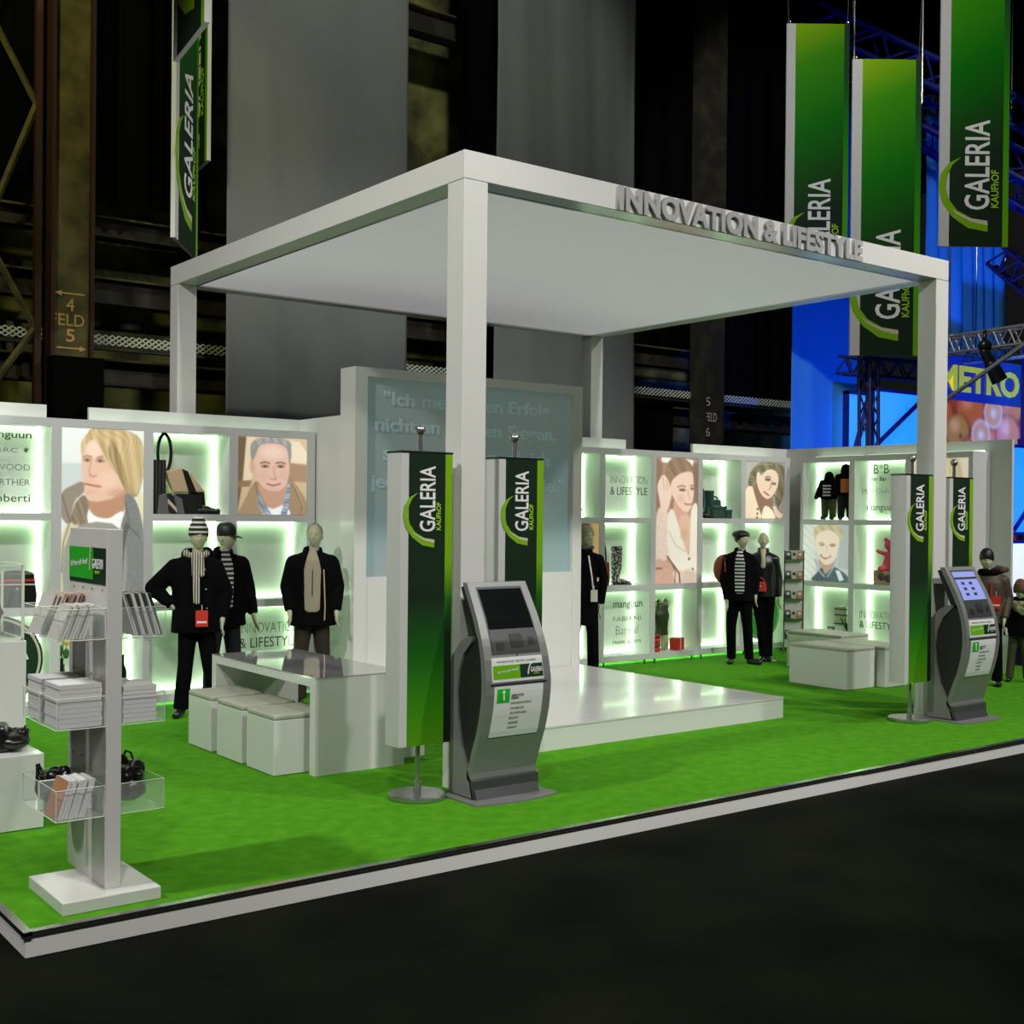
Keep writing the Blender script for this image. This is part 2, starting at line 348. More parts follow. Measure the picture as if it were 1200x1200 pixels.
def paint(x0, x1, y0, y1, nx, ny, layers):
    xs = np.linspace(x0, x1, nx); ys = np.linspace(y0, y1, ny); X, Y = np.meshgrid(xs, ys)
    I = np.zeros((ny, nx, 3)); rng = np.random.RandomState(3)
    for L in layers:
        k = L[0]
        if k == 'bg':
            t = ((Y-y0)/(y1-y0))[..., None]; I[:] = np.array(L[1])*(1-t)+np.array(L[2])*t; continue
        if k in ('p', 'q', 'h'):
            f = L[2]; pts = np.array(L[3], float)
            if k != 'q': pts = smooth_poly(L[3])
            m = poly_mask(X, Y, pts, f)[..., None]
            c = np.array(L[1], float)
            if k == 'h':      # strands between two colours along a direction
                c2 = np.array(L[4], float); dx, dy, per = L[5]
                s = (X*dy-Y*dx); per = per*0.55; wob = 2.2*np.sin(X*0.011+Y*0.006)+1.2*np.sin(Y*0.017)
                g = 0.55+0.20*np.sin((s+wob*per*0.5)/per*6.283)+0.14*np.sin((s*0.37+wob*per)/per*6.283+1)+0.16*np.sin(s/per*0.9+Y*0.01)
                c = c*(1-g[..., None])+c2*g[..., None]
            I = I*(1-m)+c*m
        elif k == 'l':
            D = np.full(X.shape, 1e9); P = [np.array(p, float) for p in L[4]]
            for a, b in zip(P[:-1], P[1:]): D = np.minimum(D, seg_dist(X, Y, a, b))
            m = np.clip((L[2]/2-D)/L[3]+0.5, 0, 1)[..., None]; I = I*(1-m)+np.array(L[1], float)*m
        elif k == 'e':
            cx, cy, rx, ry = L[3]; d = np.hypot((X-cx)/rx, (Y-cy)/ry); m = np.clip((1-d)/L[2]+0.5, 0, 1)[..., None]*(L[4] if len(L) > 4 else 1)
            I = I*(1-m)+np.array(L[1], float)*m
        elif k == 'n':      # fine mottling
            m = poly_mask(X, Y, np.array(L[2], float), 6)[..., None]; I = I+m*(rng.rand(ny, nx, 1)-0.5)*L[1]
    for _ in range(2):
        J = np.pad(I, ((1, 1), (1, 1), (0, 0)), 'edge'); I = (J[:-2, 1:-1]+J[2:, 1:-1]+J[1:-1, :-2]+J[1:-1, 2:]+2*I)/6
    g = I.mean(2, keepdims=True); I = g+(I-g)*0.86
    return np.clip(I, 0, 255)
def picture(name, img, w, h, parent=None, mat_=None, frame=0.012):
    """thin rigid panel with the painted print on its front face (local x right, z up, front -y)"""
    ny, nx, _ = img.shape
    xs = np.linspace(0, w, nx); zs = np.linspace(h, 0, ny); X, Z = np.meshgrid(xs, zs)
    co = np.stack([X, np.zeros_like(X), Z], -1).reshape(-1, 3)
    i = np.arange(ny-1)[:, None]*nx+np.arange(nx-1)[None]; f = np.stack([i, i+nx, i+nx+1, i+1], -1).reshape(-1, 4)
    nb = nx*ny
    back = [(0, frame, h), (w, frame, h), (w, frame, 0), (0, frame, 0)]
    me = bpy.data.meshes.new(name)
    verts = co.tolist()+back
    faces = f.tolist()+[(nb, nb+1, nb+2, nb+3), (0, nx-1, nb+1, nb), (nx-1, nx*ny-1, nb+2, nb+1), (nx*ny-1, nx*(ny-1), nb+3, nb+2), (nx*(ny-1), 0, nb, nb+3)]
    me.from_pydata(verts, [], faces); me.update()
    c = (img/255.0).reshape(-1, 3); lin = np.where(c <= 0.04045, c/12.92, ((c+0.055)/1.055)**2.4)
    lin = np.concatenate([lin, np.full((4, 3), 0.4)]); lin = np.concatenate([lin, np.ones((len(lin), 1))], 1)
    at = me.color_attributes.new('Col', 'FLOAT_COLOR', 'POINT'); at.data.foreach_set('color', lin.astype(np.float32).ravel())
    return finish(name, me, mat_ or M['poster'], parent)

# ------------------------------------------------------------------ limb blobs and remesh
def blob(name, mb, mats, parent, voxel=0.01, smooth_it=4, loc=(0, 0, 0)):
    me = bpy.data.meshes.new(name); me.from_pydata([tuple(v) for v in mb.v], [], mb.f); me.update()
    ob = bpy.data.objects.new('tmp', me); COL.objects.link(ob)
    r = ob.modifiers.new('r', 'REMESH'); r.mode = 'VOXEL'; r.voxel_size = voxel
    if smooth_it: s = ob.modifiers.new('s', 'SMOOTH'); s.iterations = smooth_it; s.factor = 0.5
    bpy.context.view_layer.update()
    m2 = bpy.data.meshes.new_from_object(ob.evaluated_get(bpy.context.evaluated_depsgraph_get()))
    bpy.data.objects.remove(ob); bpy.data.meshes.remove(me)
    return finish(name, m2, mats, parent, loc, smooth=True)

# ================================================================== SETTING
FZ = -0.1172
mb = MB(); mb.box(-12, 48, -12, 32.4, FZ-0.2, FZ)
struct(build('floor', mb, M['asphalt']))
mb = MB(); mb.box(-12, 19.3, 11.6, 12.0, FZ, 17)
struct(build('wall_back', mb, M['olive']))
mb = MB(); mb.box(19.3, 48, 32, 32.4, FZ, 17)
struct(build('wall_far', mb, M['girder']))
mb = MB(); mb.box(-12, 48, -12, 32.4, 17, 17.3)
struct(build('ceiling', mb, M['drape']))
# stand partitions behind the shelving
def wallbox(name, b, label): m = MB(); m.box(*b); struct(build(name, m, M['panel']), label)
wallbox('wall_left', (0.1, 1.90, 6.145, 6.19, 0, 2.915), 'light partition behind the left shelving, left of the gap')
wallbox('wall_rear_left', (2.30, 4.60, 6.145, 6.19, 0, 2.915), 'light partition behind the left shelving')
wallbox('wall_return', (4.56, 4.60, 4.99, 6.145, 0, 2.915), 'side partition running forward to the tall screen')
wallbox('wall_rear_right', (7.6, 9.33, 6.145, 6.19, 0, 2.915), 'light partition behind the right shelving')
wallbox('wall_corner', (10.58, 12.60, 6.145, 6.19, 0, 2.915), 'light partition meeting the far right corner')
wallbox('wall_right', (12.555, 12.60, 2.58, 6.145, 0, 2.915), 'light partition on the right side of the stand')

# platform
PX1 = 13.4
t = thing('exhibition_platform', 'low white exhibition platform covered with bright green carpet', 'platform', (0, 0, FZ))
mb = MB(); mb.box(0.035, PX1, 0.035, 6.6, -0.03, 0.0); build('carpet', mb, M['carpet'], t, True)
mb = MB(); mb.box(0.012, 6.14, 0.012, 0.05, FZ, -0.03); mb.box(6.144, PX1, 0.016, 0.05, FZ, -0.03); mb.box(0.012, 0.05, 0.05, 6.6, FZ, -0.03)
build('skirt', mb, M['skirt'], t, True)
mb = MB()
mb.prism([(0, 0.002), (0.04, 0.004), (0.04, -0.03), (0.008, -0.03), (0.008, -0.022), (0, -0.016)], 0.0, PX1, 'yz')
mb.prism([(0, 0.002), (0.04, 0.004), (0.04, -0.03), (0.008, -0.03), (0.008, -0.022), (0, -0.016)], 0.0, 6.6, 'xz')
build('edge_rail', mb, M['alu'], t, True)

# ------------------------------------------------------------------ hall background
def post(name, label, x0, x1, y, z0, z1, m=None, fl=True):
    fm = M['redfl'] if m is None else m
    t = thing(name, label, 'column', ((x0+x1)/2, y, z0))
    mb = MB(); mb.box(x0+0.05, x1-0.05, y, y+0.25, z0, z1); build('web', mb, m or M['rust'], t, True)
    if fl:
        mb = MB(); mb.box(x0, x0+0.05, y-0.08, y+0.3, z0, z1); build('flange', mb, fm, t, True)
        mb = MB(); mb.box(x1-0.05, x1, y-0.08, y+0.3, z0, z1); build('flange', mb, fm, t, True)
    return t
c1 = post('steel_column', 'old olive steel column with a stencilled field number and arrows', 3.06, 3.60, 10.0, FZ, 16.9)
for s, x, z, w_, h_ in (('4', 3.27, 4.44, 0.10, 0.16), ('FELD', 3.02+0.06, 4.25, 0.42, 0.15), ('5', 3.27, 4.05, 0.11, 0.16)):
    lettering(s, c1, (x, 9.998, z), (1, 0, 0), (0, 0, 1), w_, h_, M['stencil'], world=True, bold=0.01)
for z, sgn in ((4.66, -1), (3.97, 1)):
    a, b = (3.15, 3.50); pts = [(a, -0.012), (b, -0.012), (b, 0.012), (a, 0.012)]
    tip = (a-0.03, 0) if sgn < 0 else (b+0.03, 0)
    if sgn < 0: pts = [(b, -0.01), (b, 0.01), (a+0.06, 0.01), (a+0.06, 0.035), (a-0.03, 0), (a+0.06, -0.035), (a+0.06, -0.01)]
    else: pts = [(a, -0.01), (a, 0.01), (b-0.06, 0.01), (b-0.06, 0.035), (b+0.03, 0), (b-0.06, -0.035), (b-0.06, -0.01)]
    poly_plate(c1, 'painted_arrow', pts, (0, 9.996, z), (1, 0, 0), (0, 0, 1), M['stencil'], world=True)
c2 = post('steel_column', 'dark steel column standing behind the gap in the right shelving', 14.75, 15.27, 10.0, FZ, 16.9, M['girder'])
for i, s in enumerate(('5', 'FELD', '6')):
    lettering(s, c2, (14.86, 9.998, 3.95-0.28*i), (1, 0, 0), (0, 0, 1), 0.12 if i != 1 else 0.3, 0.16, M['label'], world=True)
post('steel_column', 'dark steel column between the two grey hanging cloths', 9.35, 9.92, 9.9, FZ, 16.9, M['drape'], False)
post('steel_column', 'steel column at the far left edge behind the shelving', 1.6, 2.14, 10.0, FZ, 16.9)
# bracing between the columns on the left
t = thing('cross_brace', 'rusty zigzag bracing left of the stencilled column', 'brace', (2.6, 10.1, FZ))
mb = MB(); mb.box(2.90, 2.98, 10.05, 10.15, 2.6, 16); build('post', mb, M['redfl'], t, True)
zz = [(2.25, 3.2), (2.92, 4.2), (2.3, 5.3), (2.92, 7.0), (2.3, 8.1), (2.92, 9.4), (2.3, 11.0)]
for i in range(len(zz)-1):
    mb = MB(); mb.bar((zz[i][0], 10.1, zz[i][1]), (zz[i+1][0], 10.1, zz[i+1][1]), 0.06); build('strut', mb, M['rust'], t, True)
# girders
def girder(label, x0, x1, y, z, h, m=None):
    t = thing('steel_girder', label, 'girder', ((x0+x1)/2, y, z))
    mb = MB(); mb.box(x0, x1, y, y+0.05, z, z+h); build('web', mb, m or M['girder'], t, True)
    mb = MB(); mb.box(x0, x1, y-0.12, y+0.17, z-0.03, z); build('lower_flange', mb, M['girder'], t, True)
    mb = MB(); mb.box(x0, x1, y-0.12, y+0.17, z+h, z+h+0.03); build('upper_flange', mb, M['rust'], t, True)
girder('long dark girder running just above the stencilled column marks', -6, 19.2, 10.75, 5.62, 0.22)
girder('long dark girder running high behind the grey cloths', -6, 19.2, 10.75, 9.6, 0.35)
girder('low dark girder under the grated catwalk', -6, 19.2, 10.85, 3.64, 0.3)
girder('dark girder above the grated catwalk', -6, 19.2, 10.9, 4.75, 0.3)
# panelled strips on the back wall below and above the catwalk
for x0, x1, z0, z1, lab in ((-5, 3.7, 6.2, 9.5, 'black blind high at the far left'), (3.75, 5.35, 6.0, 16.5, 'black drape left of the first grey cloth'),
        (13.6, 18.3, 6.1, 16.5, 'black drape right of the second grey cloth'), (10.2, 13.4, 2.4, 4.2, 'black drape behind the tall screen'),
        (3.0, 3.62, FZ, 3.82, 'tall black box in front of the stencilled column'), (15.6, 18.7, 4.2, 6.0, 'black drape beside the blue lit cloth'),
        (13.45, 14.5, 2.5, 3.95, 'black drape above the gap in the right shelving')):
    y = 10.45 if 'box' not in lab else 9.6
    mb = MB()
    if 'box' in lab: mb.box(x0, x1, y, y+0.28, z0, z1)
    else:
        n = 40; top = []; pts = []
        for k in range(n+1): x = x0+(x1-x0)*k/n; pts.append((x, y+0.04*math.sin(k*1.3)))
        poly = pts+[(p[0], p[1]+0.02) for p in pts[::-1]]; mb.prism(poly, z0, z1, 'xy')
    tag(build('equipment_box' if 'box' in lab else 'black_drape', mb, M['drape']), lab, 'box' if 'box' in lab else 'curtain')
# grated catwalk
t = thing('catwalk', 'long catwalk with a bright metal lattice edge running behind the stand', 'catwalk', (10, 10, 4.0))
mb = MB(); mb.box(-6, 19.2, 10.3, 10.4, 4.03, 4.08); build('deck', mb, M['girder'], t, True)
mb = MB(); x = 0.0; n = 0
while x < 19.5:
    for dz in (4.09, 4.155):
        mb.bar((x, 10.28, dz), (x+0.09, 10.28, dz+0.065), 0.014); mb.bar((x+0.09, 10.28, dz), (x, 10.28, dz+0.065), 0.014)
    x += 0.09
build('lattice_edge', mb, M['lattice'], t, True)
# grey cloths
def cloth(name, label, x0, x1, y, z0, z1, m, amp=0.03, waves=9, taper=0.0, nx=60, th=0.01):
    mb = MB(); nz = 8; vs = []; fs = []
    for j in range(nz+1):
        z = z0+(z1-z0)*j/nz; s = 1-taper*(1-abs(2*j/nz-1)) if taper else 1
        for k in range(nx+1):
            u = k/nx; xc = (x0+x1)/2; x = xc+(u-0.5)*(x1-x0)*s
            vs.append((x, y+amp*math.sin(u*waves*6.283+0.3*j)+amp*0.4*math.sin(u*waves*14.1+j), z))
    W = nx+1
    for j in range(nz):
        for k in range(nx): fs.append((j*W+k, j*W+k+1, (j+1)*W+k+1, (j+1)*W+k))
    mb.add(vs, fs); o = build(name, mb, m, smooth=True)
    s = o.modifiers.new('thickness', 'SOLIDIFY'); s.thickness = th; s.offset = 1
    tag(o, label, 'curtain'); return o
def X_at(x, Y):  # world x of image column x on the plane Y (used only to lay out the hall)
    yaw = 0.65235733; t = (x-600)/1429.889; dx = math.sin(yaw)+math.cos(yaw)*t; dy = math.cos(yaw)-math.sin(yaw)*t
    return -1.60586+(Y+5.71757)*dx/dy
cloth('grey_hanging_cloth', 'wide grey cloth hanging left behind the pavilion', X_at(263, 9.3), X_at(474, 9.3), 9.3, 3.15, 16.5, M['grey'], 0.02, 3)
cloth('grey_hanging_cloth', 'narrower grey cloth hanging behind the middle of the pavilion', X_at(576, 9.3), X_at(742, 9.3), 9.3, 1.5, 16.5, M['grey'], 0.02, 3, 0.03)
# blue lit cloths
cloth('blue_lit_cloth', 'smooth blue lit cloth rising behind the far right corner of the stand', X_at(926, 9.6), X_at(1003, 9.6), 9.6, FZ+0.02, 10.6, M['bluecloth'], 0.02, 2)
cloth('blue_lit_cloth', 'pleated blue lit curtain hanging right of the pavilion behind the truss', X_at(1083, 12.6), X_at(1174, 12.6), 12.6, 6.2, 12.7, M['bluecloth'], 0.07, 7)
cloth('blue_lit_cloth', 'blue lit cloth low behind the far right corner, next to the cyan screen', X_at(1000, 10.6), X_at(1085, 10.6), 10.6, 0.0, 3.4, M['bluecloth'], 0.03, 5)

# ------------------------------------------------------------------ neighbouring stand on the right
t = thing('neighbour_sign_wall', 'dark blue sign wall with yellow capital letters above an orange fruit picture', 'sign', (25.5, 11.0, FZ))
mb = MB(); mb.box(23.2, 27.32, 10.95, 11.1, 4.72, 5.80); build('sign_board', mb, M['metroblue'], t, True)
lettering('METRO', t, (23.62, 10.93, 4.93), (1, 0, 0), (0, 0, 1), 3.45, 0.64, M['metroyel'], 0.02, bold=0.035, world=True)
def fruit_img():
    L = [('bg', (185, 62, 22), (150, 45, 60))]
    for cx, cy, r, c in ((74, 8, 24, (205, 92, 30)), (20, 20, 24, (200, 90, 30)), (150, 0, 20, (215, 120, 70)), (52, 34, 20, (190, 120, 40)), (120, 45, 20, (215, 90, 50)), (143, 33, 22, (222, 130, 100)), (158, 76, 24, (205, 90, 130)), (80, 60, 24, (205, 80, 40)), (125, 85, 26, (190, 50, 50)), (40, 80, 28, (215, 120, 50)), (90, 110, 30, (200, 70, 60)), (150, 120, 26, (190, 60, 90)), (30, 130, 28, (190, 80, 40)), (70, 160, 30, (200, 100, 60)), (130, 165, 30, (190, 70, 90)), (160, 195, 26, (200, 90, 60)), (20, 185, 28, (205, 110, 60))):
        L += [('e', (110, 25, 15), 0.35, (cx+1, cy+2, r*1.08, r*1.06)), ('e', c, 0.22, (cx, cy, r, r*0.97)), ('e', tuple(min(255, v+45) for v in c), 0.9, (cx-r*0.25, cy-r*0.35, r*0.4, r*0.35), 0.7)]
    for cx, cy, r in ((115, 10, 17), (93, 35, 17)):
        L += [('e', (225, 205, 190), 0.08, (cx, cy, r, r)), ('e', (222, 150, 90), 0.1, (cx, cy, r*0.86, r*0.86)), ('e', (225, 205, 170), 0.9, (cx, cy, r*0.3, r*0.3))]
    for cx, cy in ((57, 38), (148, 42), (152, 78)): L.append(('e', (90, 50, 30), 0.4, (cx, cy, 2.5, 2.5)))
    return paint(0, 170, 0, 210, 110, 130, L)
o = picture('fruit_picture', fruit_img(), 4.1, 4.7, t, M['poster']); o.location = (-2.3, -0.05, 0.15)
# cyan back lit screens
def lit(label, x0, x1, y, z0, z1, m):
    t = thing('backlit_screen', label, 'screen', ((x0+x1)/2, y, z0))
    mb = MB(); mb.box(x0+0.05, x1-0.05, y, y+0.05, z0+0.05, z1-0.05); build('diffuser', mb, m, t, True)
    mb = MB()
    for b in ((x0, x0+0.06), (x1-0.06, x1)): mb.box(b[0], b[1], y-0.03, y+0.08, z0, z1)
    mb.box(x0, x1, y-0.03, y+0.08, z0, z0+0.06); mb.box(x0, x1, y-0.03, y+0.08, z1-0.06, z1)
    mb.bar((x0+0.1, y-0.06, z0+0.1), (x1-0.1, y-0.06, z1-0.1), 0.08)
    build('frame', mb, M['dblue'], t, True)
    if z0 > 0.3:
        for xx in (x0+0.05, x1-0.05): mb = MB(); mb.box(xx-0.04, xx+0.04, y+0.08, y+0.16, FZ, z0+0.3); build('support_leg', mb, M['dblue'], t, True)
lit('pale cyan backlit screen above the right side shelving, left of the white column', X_at(1020, 9.5), X_at(1082, 9.5), 9.5, 3.3, 4.55, M['cyanlit'])
lit('cyan backlit screen at the right edge behind the children mannequins', X_at(1182, 7.5), X_at(1245, 7.5), 7.5, 1.6, 3.4, M['cyanlit'])
lit('white glowing counter screen low at the right edge behind the children', X_at(1178, 7.3), X_at(1250, 7.3), 7.3, 0.1, 1.5, M['whitelit'])
lit('tall cyan backlit screen right of the blue sign wall', X_at(1198, 10.5), X_at(1250, 10.5), 10.5, 3.6, 6.2, M['cyanlit'])
lit('narrow pale blue backlit screen left of the truss post', X_at(990, 9.3), X_at(1017, 9.3), 9.3, 2.9, 4.4, M['cyanlit'])
def truss(label, p0, p1, s=0.3, m=None, n=14, r=0.025):
    p0 = Vector(p0); p1 = Vector(p1); d = (p1-p0).normalized()
    up = Vector((0, 0, 1)) if abs(d.z) < 0.9 else Vector((1, 0, 0)); a = d.cross(up).normalized()*s/2; b = a.cross(d).normalized()*s/2
    t = thing('lighting_truss', label, 'truss', tuple(p0)); m = m or M['truss']
    cs = (a+b, a-b, -a-b, -a+b)
    for c in cs: mb = MB(); mb.tube([p0+c, p1+c], r, 6); build('chord', mb, m, t, True)
    mb = MB()
    for k in range(n):
        q0 = p0+(p1-p0)*(k/n); q1 = p0+(p1-p0)*((k+1)/n)
        for i in range(4):
            c, e = cs[i], cs[(i+1) % 4]; mb.tube([q0+(c if k % 2 else e), q1+(e if k % 2 else c)], r*0.55, 5)
    build('lacing', mb, m, t, True)
    if abs(d.z) < 0.9:
        for u in (0.12, 0.88):
            q = p0+(p1-p0)*u; mb = MB(); mb.tube([q, (q.x, q.y, 16.99)], 0.012, 6); build('suspension_cable', mb, M['steel'], t, True)
    return t
def gp(x, y, d):   # point seen at image position (x, y) at distance d along the view axis
    yaw, pitch, roll = 0.65235733, -0.00547775, 0.00976668
    fw = Vector((math.sin(yaw)*math.cos(pitch), math.cos(yaw)*math.cos(pitch), math.sin(pitch)))
    r = Vector((math.cos(yaw), -math.sin(yaw), 0)); u = r.cross(fw); r2 = r*math.cos(roll)+u*math.sin(roll); u2 = -r*math.sin(roll)+u*math.cos(roll)
    return Vector((-1.60586, -5.71757, 1.925))+(fw+r2*((x-600)/1429.889)-u2*((y-610)/1429.889))*d
truss('silver lighting truss crossing just above the blue sign wall', gp(1095, 408, 21), gp(1260, 385, 18), 0.28, n=18)
truss('second silver lighting truss further back behind the lamp', gp(1128, 419, 27), gp(1260, 405, 26), 0.25, n=18)
t = thing('diagonal_pole', 'slim silver pole slanting up across the blue sign wall', 'pole', tuple(gp(1095, 478, 19)))
mb = MB(); mb.tube([gp(1095, 478, 19), gp(1250, 368, 17)], 0.035, 8); build('pole', mb, M['truss'], t, True)
# moving head lamp hanging from the truss
q = gp(1154, 398, 19.5); t = thing('stage_lamp', 'black stage lamp hanging from the silver truss in front of the sign', 'lamp', tuple(q))
mb = MB(); mb.ball(q-Vector((0, 0, 0.10)), (0.11, 0.11, 0.10)); mb.tube([q+Vector((0, 0, 0.15)), q-Vector((0, 0, 0.1))], 0.03); build('yoke_base', mb, M['blackp'], t, True, smooth=True)
mb = MB(); a = q-Vector((0, 0, 0.2)); b = q+Vector((0.20, -0.15, -0.66)); mb.cap(a, (0.08, 0.08), a+(b-a)*0.5, (0.10, 0.10)); mb.cap(a+(b-a)*0.45, (0.11, 0.11), b, (0.13, 0.13), cap1=False); build('lamp_head', mb, M['blackp'], t, True, auto=True)
truss('dark blue lattice tower behind the right side shelving', gp(1018, 752, 20.5), gp(1018, 400, 20.5), 0.22, M['dblue'], 12, 0.03)
truss('dark blue truss running over the cyan screens', gp(985, 428, 22), gp(1090, 436, 21), 0.3, M['dblue'], 10, 0.03)
# dark roof girders with blue light on them, upper right
for i, (a, b, lab) in enumerate(((gp(960, 20, 27), gp(1220, 145, 24), 'highest'), (gp(850, 10, 30), gp(1220, 205, 26), 'second highest'), (gp(1085, 160, 29), gp(1230, 250, 28), 'third highest'),
        (gp(1170, 300, 29), gp(1240, 360, 28), 'lowest'))):
    truss('dark blue lit roof truss at the upper right, %s of the four' % lab, a, b, 0.5, M['dblue'], 10, 0.05)

# ================================================================== PAVILION
PXa, PYa, PW, PD, PT, PH, PC = 3.2262, 1.1854, 5.7762, 5.2653, 4.4354, 0.1952, 0.2013
PXb, PYb = PXa+PW, PYa+PD
t = thing('pavilion', 'large white open pavilion frame with a pale luminous ceiling and raised lettering', 'pavilion', (PXa, PYa, 0))
for x, y in ((PXa, PYa), (PXb-PC, PYa), (PXa, PYb-PC), (PXb-PC, PYb-PC)):
    mb = MB(); mb.box(x, x+PC, y, y+PC, 0, PT-PH-0.004); build('column', mb, M['white'], t, True, bevel=0.003)
for b in ((PXa, PXb, PYa, PYa+PC), (PXa, PXb, PYb-PC, PYb), (PXa, PXa+PC, PYa+PC, PYb-PC), (PXb-PC, PXb, PYa+PC, PYb-PC)):
    mb = MB(); mb.box(*b, PT-PH, PT); build('beam', mb, M['gloss'] if False else M['white'], t, True, bevel=0.003)
mb = MB(); mb.box(PXa+PC, PXb-PC, PYa+PC, PYb-PC, PT-PH+0.012, PT-PH+0.03); build('ceiling_panel', mb, M['ceil'], t, True)
mb = MB()
for b in ((PXa+PC, PXb-PC, PYa+PC-0.012, PYa+PC+0.012), (PXa+PC, PXb-PC, PYb-PC-0.012, PYb-PC+0.012), (PXa+PC-0.012, PXa+PC+0.012, PYa+PC, PYb-PC), (PXb-PC-0.012, PXb-PC+0.012, PYa+PC, PYb-PC)):
    mb.box(*b, PT-PH-0.006, PT-PH+0.011)
build('ceiling_edge_strip', mb, M['alu'], t, True)
mb = MB(); mb.box(PXa+0.004, PXb-0.004, PYa+0.004, PYa+PC-0.014, PT-PH-0.003, PT-PH-0.0005); build('underside_trim', mb, M['steel'], t, True)
lettering('INNOVATION & LIFESTYLE', t, (4.64, PYa-0.001, 4.235), (1, 0, 0), (0, 0, 1), 2.97, 0.19, M['letter'], 0.03, bold=0.045, world=True, spacing=1.05)
# stage
t = thing('white_stage', 'low glossy white stage under the pavilion', 'stage', (4.5, 2, 0))
mb = MB(); mb.box(4.3, 7.552, 1.968, 4.95, 0.0, 0.182); build('body', mb, M['white'], t, True)
mb = MB(); mb.box(4.295, 7.557, 1.963, 4.95, 0.182, 0.198); build('top', mb, M['gloss'], t, True)
# tall screen wall
SX0, SX1, SY, SZ = 4.558, 7.55, 4.952, 3.39
t = thing('screen_wall', 'tall white wall with a teal glass screen bearing a raised quotation', 'screen', (SX0, SY, 0))
mb = MB(); mb.box(SX0, 4.70, SY, SY+0.30, 0, SZ); mb.box(7.42, SX1, SY, SY+0.30, 0, SZ); mb.box(4.70, 7.42, SY, SY+0.30, 3.30, SZ); mb.box(4.70, 7.42, SY+0.012, SY+0.30, 0, 1.27)
build('frame', mb, M['white'], t, True)
mb = MB(); mb.box(4.70, 7.42, SY+0.05, SY+0.07, 1.27, 3.30); g = build('glass_screen', mb, M['teal'], t, True)
for s, x, z, w_ in (('"Ich messe den Erfolg', 4.92, 2.98, 2.18), ('nicht an meinen Siegen,', 4.82, 2.71, 2.38), ('sondern daran, ob ich', 4.92, 2.43, 2.18), ('jedes Jahr besser werde."', 4.76, 2.13, 2.55)):
    lettering(s, t, (x, SY+0.05, z), (1, 0, 0), (0, 0, 1), w_, 0.19, M['tealtx'], 0.012, bold=0.02, world=True)
lettering('INNOVATION', t, (4.95, SY+0.011, 0.93), (1, 0, 0), (0, 0, 1), 2.02, 0.26, M['ink'], 0.004, bold=-0.018, world=True)
lettering('& LIFESTYLE', t, (5.0, SY+0.011, 0.58), (1, 0, 0), (0, 0, 1), 1.96, 0.22, M['ink'], 0.004, bold=-0.01, world=True)

# ================================================================== SHELVING
RZ = [(0.06, 0.135), (0.95, 1.025), (1.82, 1.89), (2.69, 2.765)]
DP = 0.39
def shelf_unit(label, loc, rot, w, cells, tr=0.045, group=None):
    """cells = (bottom, middle, top): 'glow' lit cell, 'dark' picture cell, 'up' = picture running on from the cell above"""
    t = thing('display_shelf', label, 'shelf', loc, rot)
    mb = MB()
    mb.box(0, 0.045, 0, DP-0.03, RZ[0][0], RZ[3][1]); mb.box(w-tr, w, 0, DP-0.03, RZ[0][0], RZ[3][1]); build('side_panels', mb, M['shelf'], t)
    for i, (a, b) in enumerate(RZ):
        if i == 2 and cells[1] == 'up': continue
        mb = MB(); mb.box(0.045, w-tr, 0, DP-0.03, a, b); build('shelf_board', mb, M['shelf'], t)
    mb = MB(); mb.box(0, w, DP-0.025, DP-0.005, RZ[0][0], RZ[3][1]); build('back_panel', mb, M['panel'], t)
    for k, c in enumerate(cells):
        if c != 'glow': continue
        z0, z1 = RZ[k][1], RZ[k+1][0]; a, b = 0.045, w-tr; y = DP-0.07; r = 0.011
        mb = MB(); mb.box(a, b, y-r, y+r, z0, z0+2*r); mb.box(a, b, y-r, y+r, z1-2*r, z1); mb.box(a, a+2*r, y-r, y+r, z0+2*r, z1-2*r); mb.box(b-2*r, b, y-r, y+r, z0+2*r, z1-2*r)
        build('light_tube', mb, M['led'], t)
    mb = MB(); mb.box(0.03, w-0.03, DP-0.10, DP-0.075, RZ[3][1], RZ[3][1]+0.02); build('top_light_tube', mb, M['ledw'], t)
    mb = MB(); mb.box(0.03, w-0.03, DP-0.12, DP-0.09, 0.035, 0.058); build('floor_light_tube', mb, M['ledc'], t)
    for x in (0.09, w-0.09):
        mb = MB(); mb.tube([(x, 0.05, 0), (x, 0.05, 0.06)], 0.012, 8); build('leg', mb, M['kioskd'], t)
    return t
YF = 5.75
LU = [0.13, 1.003, 1.875, 2.748, 3.62]
shelf_unit('white display shelf at the far left edge of the left wall', (LU[0], YF, 0), 0, 0.873, ('glow', 'glow', 'glow'))
shelf_unit('white lit shelf with brand names and the round dark green sign, left wall', (LU[1], YF, 0), 0, 0.872, ('glow', 'glow', 'glow'))
shelf_unit('white shelf holding the tall blond man poster above the wine bottles', (LU[2], YF, 0), 0, 0.873, ('glow', 'up', 'dark'))
shelf_unit('white lit shelf with the tan handbag display in its top cell', (LU[3], YF, 0), 0, 0.872, ('glow', 'glow', 'glow'))
shelf_unit('white shelf with the grey haired man poster in its top cell, left wall', (LU[4], YF, 0), 0, 0.92, ('glow', 'glow', 'dark'), 0.09)
RU = [7.705, 8.58, 9.465, 10.33, 11.175]
shelf_unit('white shelf directly right of the tall screen, partly hidden by it', (RU[0], YF, 0), 0, 0.875, ('glow', 'dark', 'glow'))
shelf_unit('white lit shelf with thin lettering above the red bag and tall boot', (RU[1], YF, 0), 0, 0.885, ('glow', 'glow', 'glow'))
shelf_unit('white shelf holding the tall poster of the woman with raised hand', (RU[2], YF, 0), 0, 0.865, ('glow', 'up', 'dark'))
